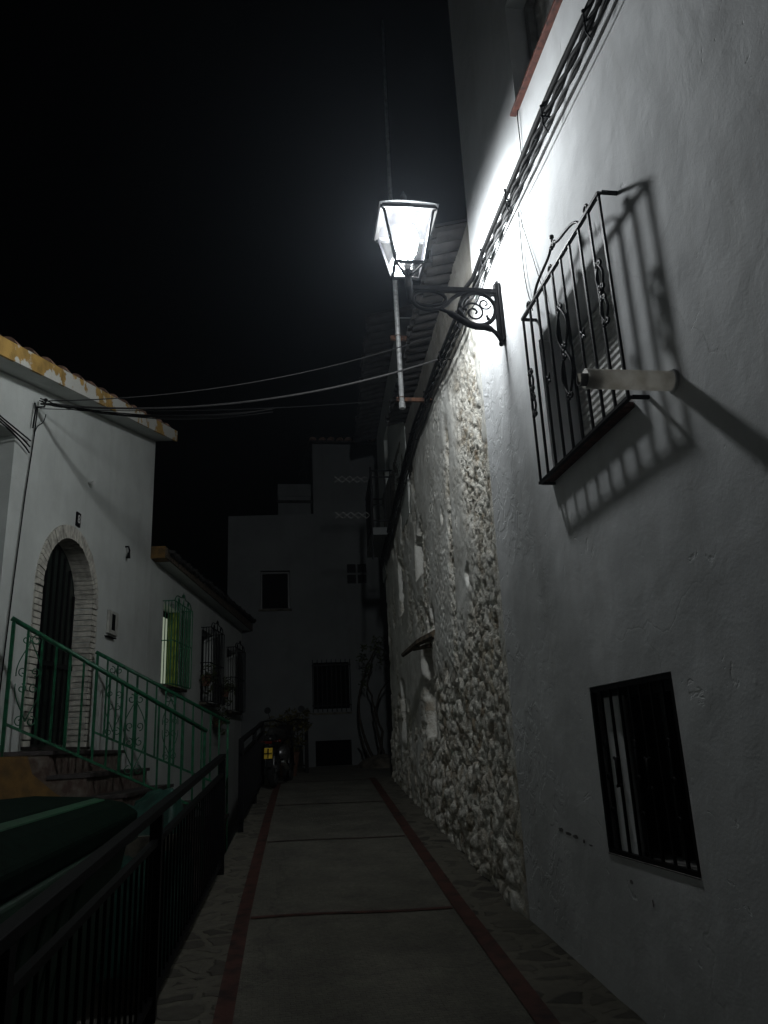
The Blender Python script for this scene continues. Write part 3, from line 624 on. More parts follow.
# eave: tiles running out over the lane
def tiles(fr, s0, s1, o_in, o_out, z_in, z_out, name, m, parent, r=.075, pitch=.20):
    """rows of half round tiles with their channels between, seen from below at the eave"""
    mb = MB(fr); s = s0+pitch/2; k = 0
    while s < s1:
        j = random.uniform(-.012, .012)
        pts = [(s+j, o_in, z_in), (s+j, o_out+random.uniform(-.02, .02), z_out)]
        for a, b in ((0, 1),):
            vs = []; n = 6
            for p in pts:
                for q in range(n+1):
                    an = math.pi*q/n; vs.append((p[0]-r*math.cos(an), p[1], p[2]+r*.8*math.sin(an)))
            for p in pts:
                for q in range(n+1):
                    an = math.pi*q/n; vs.append((p[0]-(r-.014)*math.cos(an), p[1], p[2]+(r*.8-.014)*math.sin(an)))
            w = n+1; fs = []
            for q in range(n): fs += [(q, q+1, w+q+1, w+q), (2*w+q, 3*w+q, 3*w+q+1, 2*w+q+1), (w+q, w+q+1, 3*w+q+1, 3*w+q)]
            mb.add(vs, fs)
            vs = []; sc = s+pitch/2
            for p in pts:
                for q in range(n+1):
                    an = math.pi*q/n; vs.append((sc-r*.9*math.cos(an), p[1]-.03, p[2]-.01-r*.55*math.sin(an)+.02))
            mb.add(vs, [(q, q+1, w+q+1, w+q) for q in range(n)])
        s += pitch; k += 1
    return mb.build(name, m, parent, smooth=True)
rf = MB(SW).add([(.03, -4, 6.9), (4.35, -4, 6.9), (4.35, -.02, 6.05), (.03, -.02, 6.05), (.03, -4, 6.8), (4.35, -4, 6.8), (4.35, -.02, 5.95), (.03, -.02, 5.95)],
    [(0, 1, 2, 3), (4, 7, 6, 5), (3, 2, 6, 7), (0, 3, 7, 4), (1, 5, 6, 2)]).build('roof', 'tile_dark', sh)
tiles(SW, .06, 4.3, -.6, .27, 6.12, 5.90, 'roof_tile_row', 'tile_dark', rf, .08, .17)

# ------------------------------------------------------------------ taller house with balcony, beyond
th = thing('tall_house', (2.2, 12, 1), 'tall house with overhanging eave and balcony beyond the rubble house', 'house')
TH = Fr(1.965, 9.9, .07, 1, -1, .07)
wall(TH, rect(0, 4.62, 4.6, 7.62), [rect(2.3, 5.02, 3.1, 6.95)], .3).build('wall', 'white_left', th)
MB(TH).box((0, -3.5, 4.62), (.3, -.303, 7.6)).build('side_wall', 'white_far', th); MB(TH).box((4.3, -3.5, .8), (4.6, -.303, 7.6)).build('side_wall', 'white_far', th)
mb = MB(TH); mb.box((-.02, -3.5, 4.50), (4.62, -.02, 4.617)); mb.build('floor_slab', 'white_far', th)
mb = MB(TH); mb.box((2.28, -.25, 5.0), (3.12, -.21, 6.97)); dr = mb.build('balcony_door', 'door', th)
MB(TH).box((-.016, -.33, 5.9), (-.003, .01, 7.6)).build('dark_cover_plate', 'tile_dark', th)  # dark plate added over the wall end that came out too bright
rf = MB(TH).add([(-.1, -3.5, 8.9), (4.9, -3.5, 8.9), (4.9, .0, 7.72), (-.1, .0, 7.72), (-.1, -3.5, 8.78), (4.9, -3.5, 8.78), (4.9, .0, 7.63), (-.1, .0, 7.63)],
    [(0, 1, 2, 3), (4, 7, 6, 5), (3, 2, 6, 7), (0, 3, 7, 4), (1, 5, 6, 2)]).build('roof', 'tile_dark', th)
tiles(TH, -.1, 4.8, -.8, .46, 7.9, 7.58, 'roof_tile_row', 'tile_dark', rf, .085, .2)
bl = MB(TH).box((1.95, .003, 4.86), (3.5, .36, 4.98)).build('balcony', 'white_far', th)
mb = MB(TH)
for z in (5.10, 5.84, 5.95): mb.box((1.97, .335, z-.012), (3.48, .355, z+.012)); mb.box((1.955, .0, z-.012), (1.975, .355, z+.012)); mb.box((3.47, .0, z-.012), (3.49, .355, z+.012))
for i in range(14): mb.box((2.0+i*.113-.006, .34, 4.982), (2.0+i*.113+.006, .352, 5.93))
for i in range(4): mb.box((1.96, .03+i*.1, 4.982), (1.972, .042+i*.1, 5.93))
mb.build('railing', 'iron_dull', bl)
MB(TH).tube([(1.93, .36, 6.0), (1.93, .37, 4.45)], .015, 6).build('drainpipe', 'iron_dull', th)
# folding clothes arms
for z, lab in ((6.0, 'upper folding lattice clothes airer reaching out beside the balcony'), (5.36, 'lower folding lattice clothes airer reaching out beside the balcony')):
    mb = MB(Fr(1.86, 12.45, -1, 0, 0, -1)); n = 5; w = .13
    for i in range(n):
        mb.bar((i*w, 0, z-.055), ((i+1)*w, 0, z+.055), .006); mb.bar((i*w, .008, z+.055), ((i+1)*w, .008, z-.055), .006)
    mb.bar((0, 0, z-.08), (0, 0, z+.12), .006)
    tag(mb.build('clothes_airer', 'airer'), lab, 'clothes airer', 'folding clothes airers by the balcony')

# ------------------------------------------------------------------ far building
fb = thing('far_house', (0.8, 17.3, 1.2), 'white stepped house closing the end of the lane', 'house')
mb = wall(FB, [(-.77, -.1), (6, -.1), (6, 8.6), (1.17, 8.6), (1.17, 6.86), (-.77, 6.80)], [rect(-.05, 4.66, .61, 5.52), rect(1.10, 2.45, 1.88, 3.44), rect(1.12, 1.27, 1.89, 1.79)], .25)
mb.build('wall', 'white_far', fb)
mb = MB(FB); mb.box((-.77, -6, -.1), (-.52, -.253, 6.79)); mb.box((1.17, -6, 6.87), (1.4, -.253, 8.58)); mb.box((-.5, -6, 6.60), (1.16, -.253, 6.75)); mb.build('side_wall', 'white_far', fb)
w = MB(FB).box((-.06, -.16, 4.65), (.62, -.20, 5.53)).build('window', 'dark', fb)
mb = MB(FB); mb.box((-.045, -.155, 4.665), (-.005, -.12, 5.515)); mb.box((.565, -.155, 4.665), (.605, -.12, 5.515)); mb.box((-.005, -.155, 5.475), (.565, -.12, 5.515)); mb.build('window_frame', 'door', w)
w = MB(FB).box((1.09, -.12, 2.44), (1.89, -.16, 3.45)).build('window', 'dark', fb)
mb = MB(FB)
for z in (2.52, 3.38): mb.box((1.06, .02, z-.012), (1.92, .038, z+.012))
for i in range(9): x = 1.08+.82*i/8; mb.box((x-.009, .04, 2.38), (x+.009, .058, 3.50))
mb.build('grille', 'iron_dull', w)
w = MB(FB).box((1.11, -.12, 1.28), (1.90, -.16, 1.80)).build('cellar_hatch', 'dark', fb)
for i in range(2):
    for j in range(2):
        mb = MB(FB); x = 1.91+i*.24; z = 5.20+j*.25
        mb.tube([(x+.1+.085*math.cos(a*math.pi/6), .012, z+.1+.085*math.sin(a*math.pi/6)) for a in range(13)], .014, 4, cap=False)
        mb.box((x, .0025, z), (x+.2, .008, z+.2))
        mb.build('vent_block', 'iron_dull', fb)
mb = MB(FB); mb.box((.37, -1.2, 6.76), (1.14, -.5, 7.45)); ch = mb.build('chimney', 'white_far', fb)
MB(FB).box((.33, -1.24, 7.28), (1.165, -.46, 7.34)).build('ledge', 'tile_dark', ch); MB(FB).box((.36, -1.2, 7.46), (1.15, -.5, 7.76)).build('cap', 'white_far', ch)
rf = MB(FB).add([(1.1, .10, 8.62), (6.05, .10, 8.62), (6.05, -5, 9.6), (1.1, -5, 9.6), (1.1, .10, 8.66), (6.05, .10, 8.66), (6.05, -5, 9.66), (1.1, -5, 9.66)], [(0, 1, 2, 3), (4, 7, 6, 5), (0, 4, 5, 1), (0, 3, 7, 4)]).build('roof', 'tile_dark', fb)
tiles(FB, 1.08, 5.0, -.6, .16, 8.80, 8.66, 'roof_tile_row', 'tile', rf, .085, .21)

MB(FB).box((-.09, -.10, 4.60), (.65, .04, 4.645)).build('sill', 'stone_dark', fb); MB(FB).box((1.06, -.10, 2.33), (1.92, .015, 2.37)).build('sill', 'stone_dark', fb)
# ------------------------------------------------------------------ left house with arched door
lh = thing('arched_door_house', (-2.2, 8, 0), 'white house with brick arched doorway and peeling ochre eave', 'house')
def ztop(s): return 6.06-.250*(11.15-s)
ARC = [(8.56+.64*math.cos(math.pi*i/20), 3.24+.64*math.sin(math.pi*i/20)) for i in range(21)]
door_hole = [(7.92, 1.74), (9.20, 1.74)]+ARC
mb = wall(LF, [(2.5, -.1), (11.17, -.1), (11.17, 6.06), (2.5, ztop(2.5))], [door_hole, rect(5.0, 1.75, 7.17, 4.50)], .38)
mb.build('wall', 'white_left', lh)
mb = MB(LF); mb.box((10.85, -6, -.1), (11.17, -.383, 6.04)); mb.build('side_wall', 'white_left', lh)
mb = MB(LF); mb.box((4.0, -2.0, 1.7), (7.9, -1.9, 5.0)); mb.box((7.2, -1.9, 1.7), (7.5, -.385, 4.9)); mb.box((4.0, -1.9, 1.68), (7.2, -.385, 1.73)); mb.build('porch_wall', 'white_left', lh)
# roof with its peeling fascia
def slab(fr, s0, s1, oi, oo, zf, t):
    return MB(fr).add([(s0, oo, zf(s0)), (s1, oo, zf(s1)), (s1, oi, zf(s1)), (s0, oi, zf(s0)), (s0, oo, zf(s0)+t), (s1, oo, zf(s1)+t), (s1, oi, zf(s1)+t), (s0, oi, zf(s0)+t)],
        [(0, 3, 2, 1), (4, 5, 6, 7), (0, 1, 5, 4), (1, 2, 6, 5), (2, 3, 7, 6), (3, 0, 4, 7)])
rf = slab(LF, 2.4, 11.25, -6, .26, lambda s: ztop(s)+.004, .10).build('roof', 'white_left', lh)
slab(LF, 2.38, 11.27, .262, .29, lambda s: ztop(s)-.01, .165).build('fascia', 'fascia', rf)
mb = MB(LF); s = 2.4
while s < 11.1:
    L = .34; j = random.uniform(-.008, .008)
    z0 = ztop(s)+.158; z1 = ztop(s+L)+.138+j; n = 6; vs = []
    for (ss, zz, rr) in ((s, z0+.035, .085), (s+L+.03, z1, .07)):
        for q in range(n+1):
            an = math.pi*q/n; vs.append((ss, .195-rr*math.cos(an), zz+rr*.7*math.sin(an)-.02))
    mb.add(vs, [(q, q+1, n+2+q, n+1+q) for q in range(n)]+[tuple(range(n+1))]); s += L
mb.build('verge_tile', 'tile', rf)
# brick surround
mb = MB(LF); z = 1.75; k = 0
while z < 3.20:
    h = .050; d = random.uniform(-.004, .004)
    for (sa, sb) in ((7.92-.13, 7.92+.012), (9.20-.012, 9.20+.13)):
        mb.box((sa+d, -.19, z), (sb+d*.5, .022+random.uniform(-.004, .004), z+h), .0015)
    z += .062; k += 1
na = 38
for i in range(na):
    a0 = math.pi*(i+.08)/na; a1_ = math.pi*(i+.92)/na; vs = []
    for o in (-.19, .022+random.uniform(-.004, .004)):
        for a, r in ((a0, .628), (a1_, .628), (a1_, .77), (a0, .77)):
            vs.append((8.56+r*math.cos(a), o, 3.24+r*math.sin(a)))
    mb.add(vs, [(0, 1, 2, 3), (4, 7, 6, 5), (0, 4, 5, 1), (1, 5, 6, 2), (2, 6, 7, 3), (3, 7, 4, 0)])
mb.build('brick_arch', 'brick', lh)
mb = MB(LF)
ai = [(8.56+.640*math.cos(math.pi*i/24), 3.24+.640*math.sin(math.pi*i/24)) for i in range(25)]; ao = [(8.56+.757*math.cos(math.pi*i/24), 3.24+.757*math.sin(math.pi*i/24)) for i in range(25)]
I = [(9.199, 1.75)]+ai+[(7.921, 1.75)]; OO = [(9.317, 1.75)]+ao+[(7.803, 1.75)]
vs = [(p[0], .008, p[1]) for p in I]+[(p[0], .008, p[1]) for p in OO]; n = len(I)
mb.add(vs, [(i, i+1, n+i+1, n+i) for i in range(n-1)]); mb.build('arch_mortar', 'mortar', lh)
# door
prof = [(8.56+.66*math.cos(math.pi*i/16), 3.24+.66*math.sin(math.pi*i/16)) for i in range(17)]
dp = [(7.90, 1.73), (9.22, 1.73)]+prof
mb = MB(LF); n = len(dp); mb.add([(p[0], -.20, p[1]) for p in dp]+[(p[0], -.26, p[1]) for p in dp], [tuple(range(n)), tuple(range(n, 2*n))[::-1]]+[(i, (i+1) % n, n+(i+1) % n, n+i) for i in range(n)])
dr = mb.build('door', 'door', lh)
mb = MB(LF)
for i in range(9):
    s = 7.98+i*.145; zt = 3.22+math.sqrt(max(0, .60**2-(s-8.56)**2)); mb.box((s-.012, -.195, 1.78), (s+.012, -.175, zt))
mb.box((7.94, -.174, 2.55), (9.18, -.162, 2.60)); mb.build('door_bars', 'iron_dull', dr)
MB(LF).tube([(8.0, -.17, 3.05), (8.0, -.12, 3.05), (8.13, -.12, 3.05)], .01, 6).build('handle', 'chrome', dr)
MB(LF).box((7.80, -.36, 1.72), (9.32, .03, 1.748)).build('threshold', 'tread', lh)
# ------------------------------------------------------------------ lower house in the same front
lo = thing('low_house', (-1, 14, 0), 'low white house with three green grilled windows and ochre eave', 'house')
def ze(s): return 4.30-.019*(s-11.17)
w_r = [(11.85, 12.75, 2.62, 3.78), (14.1, 15.0, 2.50, 3.72), (16.1, 17.0, 2.44, 3.62)]
mb = wall(LF, [(11.175, -.1), (18.1, -.1), (18.1, ze(18.1)), (11.175, ze(11.17))], [rect(a, c, b, d) for a, b, c, d in w_r], .3)
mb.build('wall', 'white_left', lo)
MB(LF).box((17.8, -5, -.1), (18.1, -.303, 4.1)).build('side_wall', 'white_left', lo)
rf = slab(LF, 11.42, 18.6, -.4, .20, lambda s: ze(s)+.004, .06).build('roof', 'white_left', lo)
slab(LF, 11.176, 11.418, -.02, .201, lambda s: ze(s)-.008, .17).build('eave_end', 'ochre', rf)
slab(LF, 11.176, 18.62, .202, .23, lambda s: ze(s)-.01, .14).build('fascia', 'wood', rf)
mb = MB(LF).add([(11.18, .20, ze(11.2)+.135), (18.65, .20, ze(18.6)+.135), (18.65, -5, 4.9), (11.18, -5, 5.0), (11.18, .20, ze(11.2)+.15), (18.65, .20, ze(18.6)+.15), (18.65, -5, 4.94), (11.18, -5, 5.04)],
    [(0, 3, 2, 1), (4, 5, 6, 7), (0, 1, 5, 4), (1, 2, 6, 5), (3, 0, 4, 7)]); mb.build('roof_covering', 'tile_dark', rf)
tiles(LF, 11.2, 18.6, -.5, .30, ze(14)+.24, ze(14)+.115, 'roof_tile_row', 'tile_dark', rf, .07, .20)
for k, (a, b, c, d) in enumerate(w_r):
    w = MB(LF).box((a-.01, -.20, c-.01), (b+.01, -.24, d+.01)).build('window', 'dark', lo)
    if k == 0:
        tag(w, 'lit window with open yellow green shutter')
        MB(LF).box((a+.02, -.198, c), (b-.05, -.19, d-.10)).build('lit_pane', 'litglass', w)
        MB(LF).box((b-.045, -.188, c), (b-.003, -.005, d)).build('shutter_leaf', 'curtain', w)
        mb = MB(LF)
        for q in (-.16, -.12, -.075, -.03): mb.box((b-.055, q, c), (b-.046, q+.012, d))
        mb.build('shutter_slat', 'green', w)
    MB(LF).box((a-.08, -.1, c-.07), (b+.08, .12, c-.03)).build('sill', 'stepb' if k == 0 else 'stone_dark', w)
    mb = MB(LF); o = .17; m_ = 9
    for z in (c-.02, (c+d)/2+.02, d+.02):
        mb.box((a-.04, o-.006, z-.008), (b+.04, o+.008, z+.008))
        for s in (a-.04, b+.04): mb.box((s-.007, 0, z-.007), (s+.007, o-.007, z+.007))
    for i in range(m_):
        s = a-.03+(b-a+.06)*i/(m_-1); mb.box((s-.007, o+.009, c-.02), (s+.007, o+.022, d+.02))
    for i in range(3):
        for s in (a-.04, b+.04): mb.box((s-.006, .04+i*.045, c-.02), (s+.006, .05+i*.045, d+.02))
    mb.build('grille', 'green' if k == 0 else 'iron_dull', w)
    mb = MB(LF); sc = (a+b)/2
    for sg in (-1, 1):
        mb.tube(bez((sc+sg*.45, o, d+.03), (sc+sg*.36, o, d+.2), (sc+sg*.12, o, d+.06), (sc+sg*.05, o, d+.17))+spiral(sc+sg*.03, d+.17, .03, .01, 0, sg*1., 8, o), .009, 5)
        mb.tube(spiral(sc+sg*.25, d+.07, .045, .015, 0, sg*1.2, 10, o), .008, 5)
    mb.tube([(sc, o, d+.02), (sc, o, d+.22)], [.01, .004], 5); mb.build('crest', 'green' if k == 0 else 'iron_dull', w, smooth=True)

# fittings on the left house
mb = MB(LF).box((9.66, .002, 3.03), (9.98, .03, 3.31)); bx = mb.build('meter_box', 'boxm', bevel=.008)
tag(bx, 'pale meter box with dark slot beside the arched door', 'meter box')
MB(LF).box((9.76, .031, 3.08), (9.86, .035, 3.27)).build('window_slot', 'dark', bx); MB(LF).box((9.62, .002, 2.985), (9.90, .045, 2.997)).build('drip_ledge', 'dark', bx)
hn = MB(LF).box((8.60, .002, 4.045), (8.70, .018, 4.20)).build('house_number', 'iron_dull'); tag(hn, 'small dark house number plaque above the brick arch', 'house number')
cu = bpy.data.curves.new('digit', 'FONT'); cu.body = '8'; cu.size = .13; cu.align_x = 'CENTER'; cu.align_y = 'CENTER'; cu.extrude = .001; cu.materials.append(MT['digit'])
tmp = bpy.data.objects.new('digit_outline', cu); COL.objects.link(tmp); bpy.context.view_layer.update()
dme = bpy.data.meshes.new_from_object(tmp.evaluated_get(bpy.context.evaluated_depsgraph_get())); bpy.data.objects.remove(tmp)
dg = bpy.data.objects.new('digit', dme); COL.objects.link(dg); p = LF(8.65, .020, 4.122)
rm = Matrix((LF.d, Vector((0, 0, 1)), LF.n)).transposed().to_4x4(); dg.matrix_world = Matrix.Translation(p) @ rm; dg.parent = hn
sc_ = MB(LF); sc_.tube([(10.16, .0, 4.20), (10.16, .04, 4.20), (10.16, .055, 4.15), (10.16, .05, 4.09), (10.16, .02, 4.05)], .012, 6); sc_.tube([(10.16, .05, 4.12), (10.16, .045, 4.05)], [.015, .026], 10)
tag(sc_.build('wall_lamp', 'iron_dull', smooth=True), 'small unlit black wall lamp right of the arch', 'wall lamp')
ins = MB(LF); ins.tube([(8.87, 0, 4.62), (8.87, .05, 4.62)], .008, 6); ins.ball((8.87, .06, 4.62), .028, 8)
tag(ins.build('insulator', 'digit', smooth=True), 'small white cable insulator high on the left house wall', 'insulator')

# ------------------------------------------------------------------ stairs
A0, A1 = Vector((-2.07, 6.92, 0)), Vector((-.56, 8.1, 0)); B0, B1 = Vector((-1.80, 9.05, 0)), Vector((-.42, 10.05, 0))
st = thing('staircase', (-1.4, 8.5, 0), 'brick staircase with dark treads rising to the arched door', 'staircase')
def qd(t0, t1, z0, z1, e=0.0):
    """block between the two rails from fraction t0 to t1 of the flight"""
    a, b = A0.lerp(A1, t0), A0.lerp(A1, t1); c, d = B0.lerp(B1, t0), B0.lerp(B1, t1); w = (c-a).normalized()*e
    vs = [tuple((p.x, p.y, z)) for z in (z0, z1) for p in (a-w, b-w, d+w, c+w)]
    return vs, [(0, 3, 2, 1), (4, 5, 6, 7), (0, 1, 5, 4), (1, 2, 6, 5), (2, 3, 7, 6), (3, 0, 4, 7)]
tz = [1.70, 1.50, 1.31, 1.12, .93]; tt = [-.05, .20, .38, .56, .74, 1.0]
mb = MB(); mt = MB()
for i in range(5):
    mb.add(*qd(tt[i], tt[i+1], 0, tz[i]-.035)); mt.add(*qd(tt[i]+.002, tt[i+1]+.02, tz[i]-.034, tz[i], .015))
mb.build('brick_riser', 'stepb', st); mt.build('tread', 'tread', st)
# ochre painted cheek towards the camera
mb = MB(); dA = (A1-A0).normalized(); nA_ = Vector((dA.y, -dA.x, 0))
pr = [(-.6, -.1), (.62, -.1), (.60, 1.26), (.42, 1.36), (.22, 1.52), (.17, 1.66), (-.6, 1.67)]
vs = [tuple(A0+dA*s+nA_*o+Vector((0, 0, z))) for o in (.02, .09) for s, z in pr]; n = len(pr)
mb.add(vs, [tuple(range(n)), tuple(range(n, 2*n))[::-1]]+[(i, (i+1) % n, n+(i+1) % n, n+i) for i in range(n)]); mb.build('side_cheek', 'ochre', st)
def rail(P0, P1, zt0, zt1, zb0, zb1, nb, label, orn, ext=None):
    L = (P1-P0).length; d = (P1-P0).normalized(); fr = Fr(P0.x, P0.y, d.x, d.y, d.y, -d.x)
    t = thing('stair_railing', tuple(P0+Vector((0, 0, zb0))), label, 'railing', 'green stair railings')
    zt = lambda s: zt0+(zt1-zt0)*s/L; zb = lambda s: zb0+(zb1-zb0)*s/L
    mb = MB(fr); mb.tube([(-.02, 0, zt(-.02)), (L+.02, 0, zt(L+.02))], .021, 8); mb.build('handrail', 'green', t, smooth=True)
    mb = MB(fr); mb.bar((0, 0, zb(0)), (L, 0, zb(L)), .011)
    mb.build('bottom_rail', 'green', t)
    for i in range(1, nb):
        s = L*i/nb; MB(fr).bar((s, 0, zb(s)+.01), (s, 0, zt(s)-.015), .009 if i % 4 else .012).build('baluster', 'green', t)
    MB(fr).bar((0, 0, zb(0)-.5), (0, 0, zt(0)-.02), .014).build('post', 'green', t); MB(fr).bar((L, 0, gz(9)-.25), (L, 0, zt(L)-.02), .014).build('post', 'green', t)
    for s in orn:
        mb = MB(fr)
        zm = (zt(s)+zb(s))/2; hh = (zt(s)-zb(s))*.40; w = L/nb*.9
        for sg in (-1, 1):
            for sz in (-1, 1):
                mb.tube(bez((s, 0, zm+sz*hh), (s+sg*w*.3, 0, zm+sz*hh*.7), (s+sg*w, 0, zm+sz*.15), (s+sg*w*.9, 0, zm+sz*.03)), .005, 5)
                mb.tube(spiral(s+sg*.045, zm+sz*hh, .045, .012, math.pi/2, sg*sz*1.1, 12), .005, 5)
                mb.tube(spiral(s+sg*.05, zm+sz*.07, .04, .012, -sz*math.pi/2, sg*1.1, 12), .005, 5)
        mb.build('scroll_ornament', 'green', t, smooth=True)
    return t
ra = rail(A0, A1, 2.77, 1.84, 1.92, 1.10, 15, 'green scrolled stair railing nearer the camera, on the ochre cheek', (.16, 1.16))
rb = rail(B0, B1, 2.74, 1.98, 1.90, 1.22, 14, 'green scrolled stair railing against the house, right of the brick arch', (.22, .92))

# ------------------------------------------------------------------ black railings of the lane
def black_rail(y0, y1, posts, label, x_off=0.0):
    t = thing('lane_railing', (xe(y0), y0, gz(y0)), label, 'railing', 'black railings along the lane edge')
    X_ = lambda y: xe(y)+.03+x_off
    mb = MB(); mb2 = MB(); n = max(2, int((y1-y0)/.6)); ys = [y0+(y1-y0)*i/n for i in range(n+1)]
    def ribbon(mb, w, za, zb):
        vs = []
        for y in ys: vs += [(X_(y)-w, y, gz(y)+za), (X_(y)+w, y, gz(y)+za), (X_(y)+w, y, gz(y)+zb), (X_(y)-w, y, gz(y)+zb)]
        fs = [(0, 1, 2, 3)]
        for i in range(n):
            a = 4*i
            for k in range(4): fs.append((a+k, a+(k+1) % 4, a+4+(k+1) % 4, a+4+k))
        fs.append((4*n, 4*n+1, 4*n+2, 4*n+3)); mb.add(vs, fs)
    ribbon(mb, .028, .945, .985); mb.build('handrail', 'iron_dull', t, bevel=.004)
    ribbon(mb2, .016, .80, .83); ribbon(mb2, .016, .09, .12); mb2.build('rail', 'iron_dull', t)
    y = y0+.1
    while y < y1:
        MB().bar((X_(y), y, gz(y)+.121), (X_(y), y, gz(y)+.80), .0065).build('baluster', 'iron', t); y += .11
    for y in posts: MB().box((X_(y)-.03, y-.03, gz(y)+.004), (X_(y)+.03, y+.03, gz(y)+.944)).build('post', 'iron_dull', t)
black_rail(.4, 7.42, [.5, 2.4, 4.45, 7.38], 'long black lane railing nearest the camera at lower left')
black_rail(9.25, 13.35, [9.28, 11.3, 13.3], 'farther black lane railing running up behind the motorcycle')
# short railing across the end, left of the far house
t = thing('end_railing', (.6, 16, gz(16)), 'short black railing by the shrub at the lane end', 'railing')
mb = MB(); z0 = gz(15.6)
for z in (.12, .88): mb.box((.0, 15.58, z0+z), (.80, 15.61, z0+z+.03))
mb.build('rail', 'iron_dull', t)
for i in range(9): MB().bar((.04+i*.09, 15.595, z0+.15), (.04+i*.09, 15.595, z0+.88), .008).build('baluster', 'iron_dull', t)
pass; MB().box((.80, 15.56, z0-.02), (.87, 15.63, z0+1.0)).build('post', 'iron_dull', t)

# ------------------------------------------------------------------ waste container and tarpaulin in the sunken lot
ct = thing('waste_container', (-1.5, 4.4, -.1), 'large dark green waste container with rounded lid left of the near railing', 'waste container')
yA, yB = 2.3, 5.62
pr = [(-1.95, .16), (-1.05, .16), (-.86, 1.10), (-2.10, 1.10)]
mb = MB(); vs = [(x, y, z) for y in (yA, yB) for x, z in pr]
mb.add(vs, [(0, 1, 2, 3), (4, 7, 6, 5), (0, 4, 5, 1), (1, 5, 6, 2), (2, 6, 7, 3), (3, 7, 4, 0)])
for i in range(7): y = yA+.2+i*.29; mb.add([(-1.045, y, .2), (-1.045, y+.06, .2), (-.84, y+.06, 1.08), (-.84, y, 1.08), (-1.10, y, .2), (-1.10, y+.06, .2), (-.90, y+.06, 1.08), (-.90, y, 1.08)], [(0, 1, 2, 3), (0, 3, 7, 4), (1, 5, 6, 2)])
mb.build('body', 'binmat', ct, bevel=.02)
mb = MB(); mb.box((-2.14, yA-.03, 1.102), (-.80, yB+.03, 1.17)); mb.build('rim', 'binmat', ct, bevel=.012)
cs = [(-.82, 1.171), (-.80, 1.27), (-.90, 1.335), (-1.10, 1.375), (-1.45, 1.40), (-1.75, 1.385), (-2.0, 1.32), (-2.13, 1.171)]
mb = MB(); n = len(cs); vs = [(x, y, z) for y in (yA, yB) for x, z in cs]
mb.add(vs, [tuple(range(n)), tuple(range(n, 2*n))[::-1]]+[(i, (i+1) % n, n+(i+1) % n, n+i) for i in range(n)]); ld = mb.build('lid', 'green_dark', ct, bevel=.02)
MB().add([(-1.0, yA, 1.36), (-.955, yA, 1.27), (-.955, yB-.12, 1.27), (-1.0, yB-.12, 1.362), (-1.06, yA, 1.372), (-1.06, yB-.12, 1.372), (-1.0, yA, 1.25), (-1.0, yB-.12, 1.25)], [(0, 1, 2, 3), (0, 3, 5, 4), (3, 2, 7, 5), (1, 6, 7, 2)]).build('lid_flange', 'flange', ld)
for x in (-1.85, -1.15):
    for y in (yA+.25, yB-.25):
        mb = MB(); mb.tube([(x-.03, y, 0), (x+.03, y, 0)], .10, 14); mb.build('wheel', 'tyre', ct, smooth=False)
tv = []; tf = []; n = 26
for i in range(n):
    for j in range(n):
        u = i/(n-1); v = j/(n-1); x = -1.18+.62*u; y = 6.3+1.15*v
        e = min(1, 5*min(u, 1-u))*min(1, 5*min(v, 1-v))
        z = .15+1.13*e**.35+.10*(u-.5)+.035*math.sin(9*u+5*v)+.03*math.sin(17*v+6*u*u)+.012*random.uniform(-1, 1)
        tv.append((x, y, z))
for i in range(n-1):
    for j in range(n-1): tf.append((i*n+j, (i+1)*n+j, (i+1)*n+j+1, i*n+j+1))
o = MB().add(tv, tf).build('tarpaulin', 'tarp', smooth=True); tag(o, 'crumpled green tarpaulin over a heap at the foot of the stairs', 'tarpaulin')
MB().box((-1.12, 6.38, -.09), (-.62, 7.36, 1.05)).build('covered_heap', 'stone_dark', o)

# ------------------------------------------------------------------ street lamp
LX, LY = 1.06, 4.875
sl = thing('street_lamp', (1.75, 4.86, 4.6), 'lit lantern on an ornate black iron wall bracket', 'street lamp')
AR = Fr(1.75, 4.862, -1, 0, 0, -1)    # s = distance from wall, o = towards camera
mb = MB(AR); mb.add([(0.002, -.035, 4.40), (.002, .035, 4.40), (.002, .035, 4.86), (.002, -.035, 4.86), (.022, -.03, 4.39), (.022, .03, 4.39), (.022, .03, 4.87), (.022, -.03, 4.87)],
    [(0, 1, 2, 3), (4, 7, 6, 5), (0, 4, 5, 1), (1, 5, 6, 2), (2, 6, 7, 3), (3, 7, 4, 0)])
mb.tube([(.03, 0, 4.37), (.035, 0, 4.5), (.032, 0, 4.7), (.034, 0, 4.86), (.015, 0, 4.90)], [.010, .022, .020, .022, .010], 8); mb.ball((.03, 0, 4.375), .022, 8)
mb.build('wall_plate', 'iron', sl, bevel=.004)
def fb_(pts, w=.011, h=.020, mbx=None):
    mbx.tube(pts, [w]*len(pts), 6); return mbx
mb = MB(AR); mb.box((.03, -.018, 4.788), (.70, .018, 4.822)); mb.box((.04, -.012, 4.77), (.16, .012, 4.794))
mb.tube([(.69, 0, 4.70), (.69, 0, 4.80), (.69, 0, 4.86)], [.018, .030, .026], 10)
mb.build('arm', 'iron', sl)
mb = MB(AR)
fb_([(.185+.135*math.cos(2*math.pi*i/28), 0, 4.655+.135*math.sin(2*math.pi*i/28)) for i in range(29)], .017, mbx=mb)
fb_([(.545+.125*math.cos(2*math.pi*i/24), 0, 4.725+.062*math.sin(2*math.pi*i/24)) for i in range(25)], .014, mbx=mb)
fb_(bez((.67, 0, 4.76), (.70, 0, 4.60), (.48, 0, 4.60), (.40, 0, 4.70), 12)+bez((.40, 0, 4.70), (.36, 0, 4.76), (.28, 0, 4.80), (.20, 0, 4.79), 8)[1:], .016, mbx=mb)
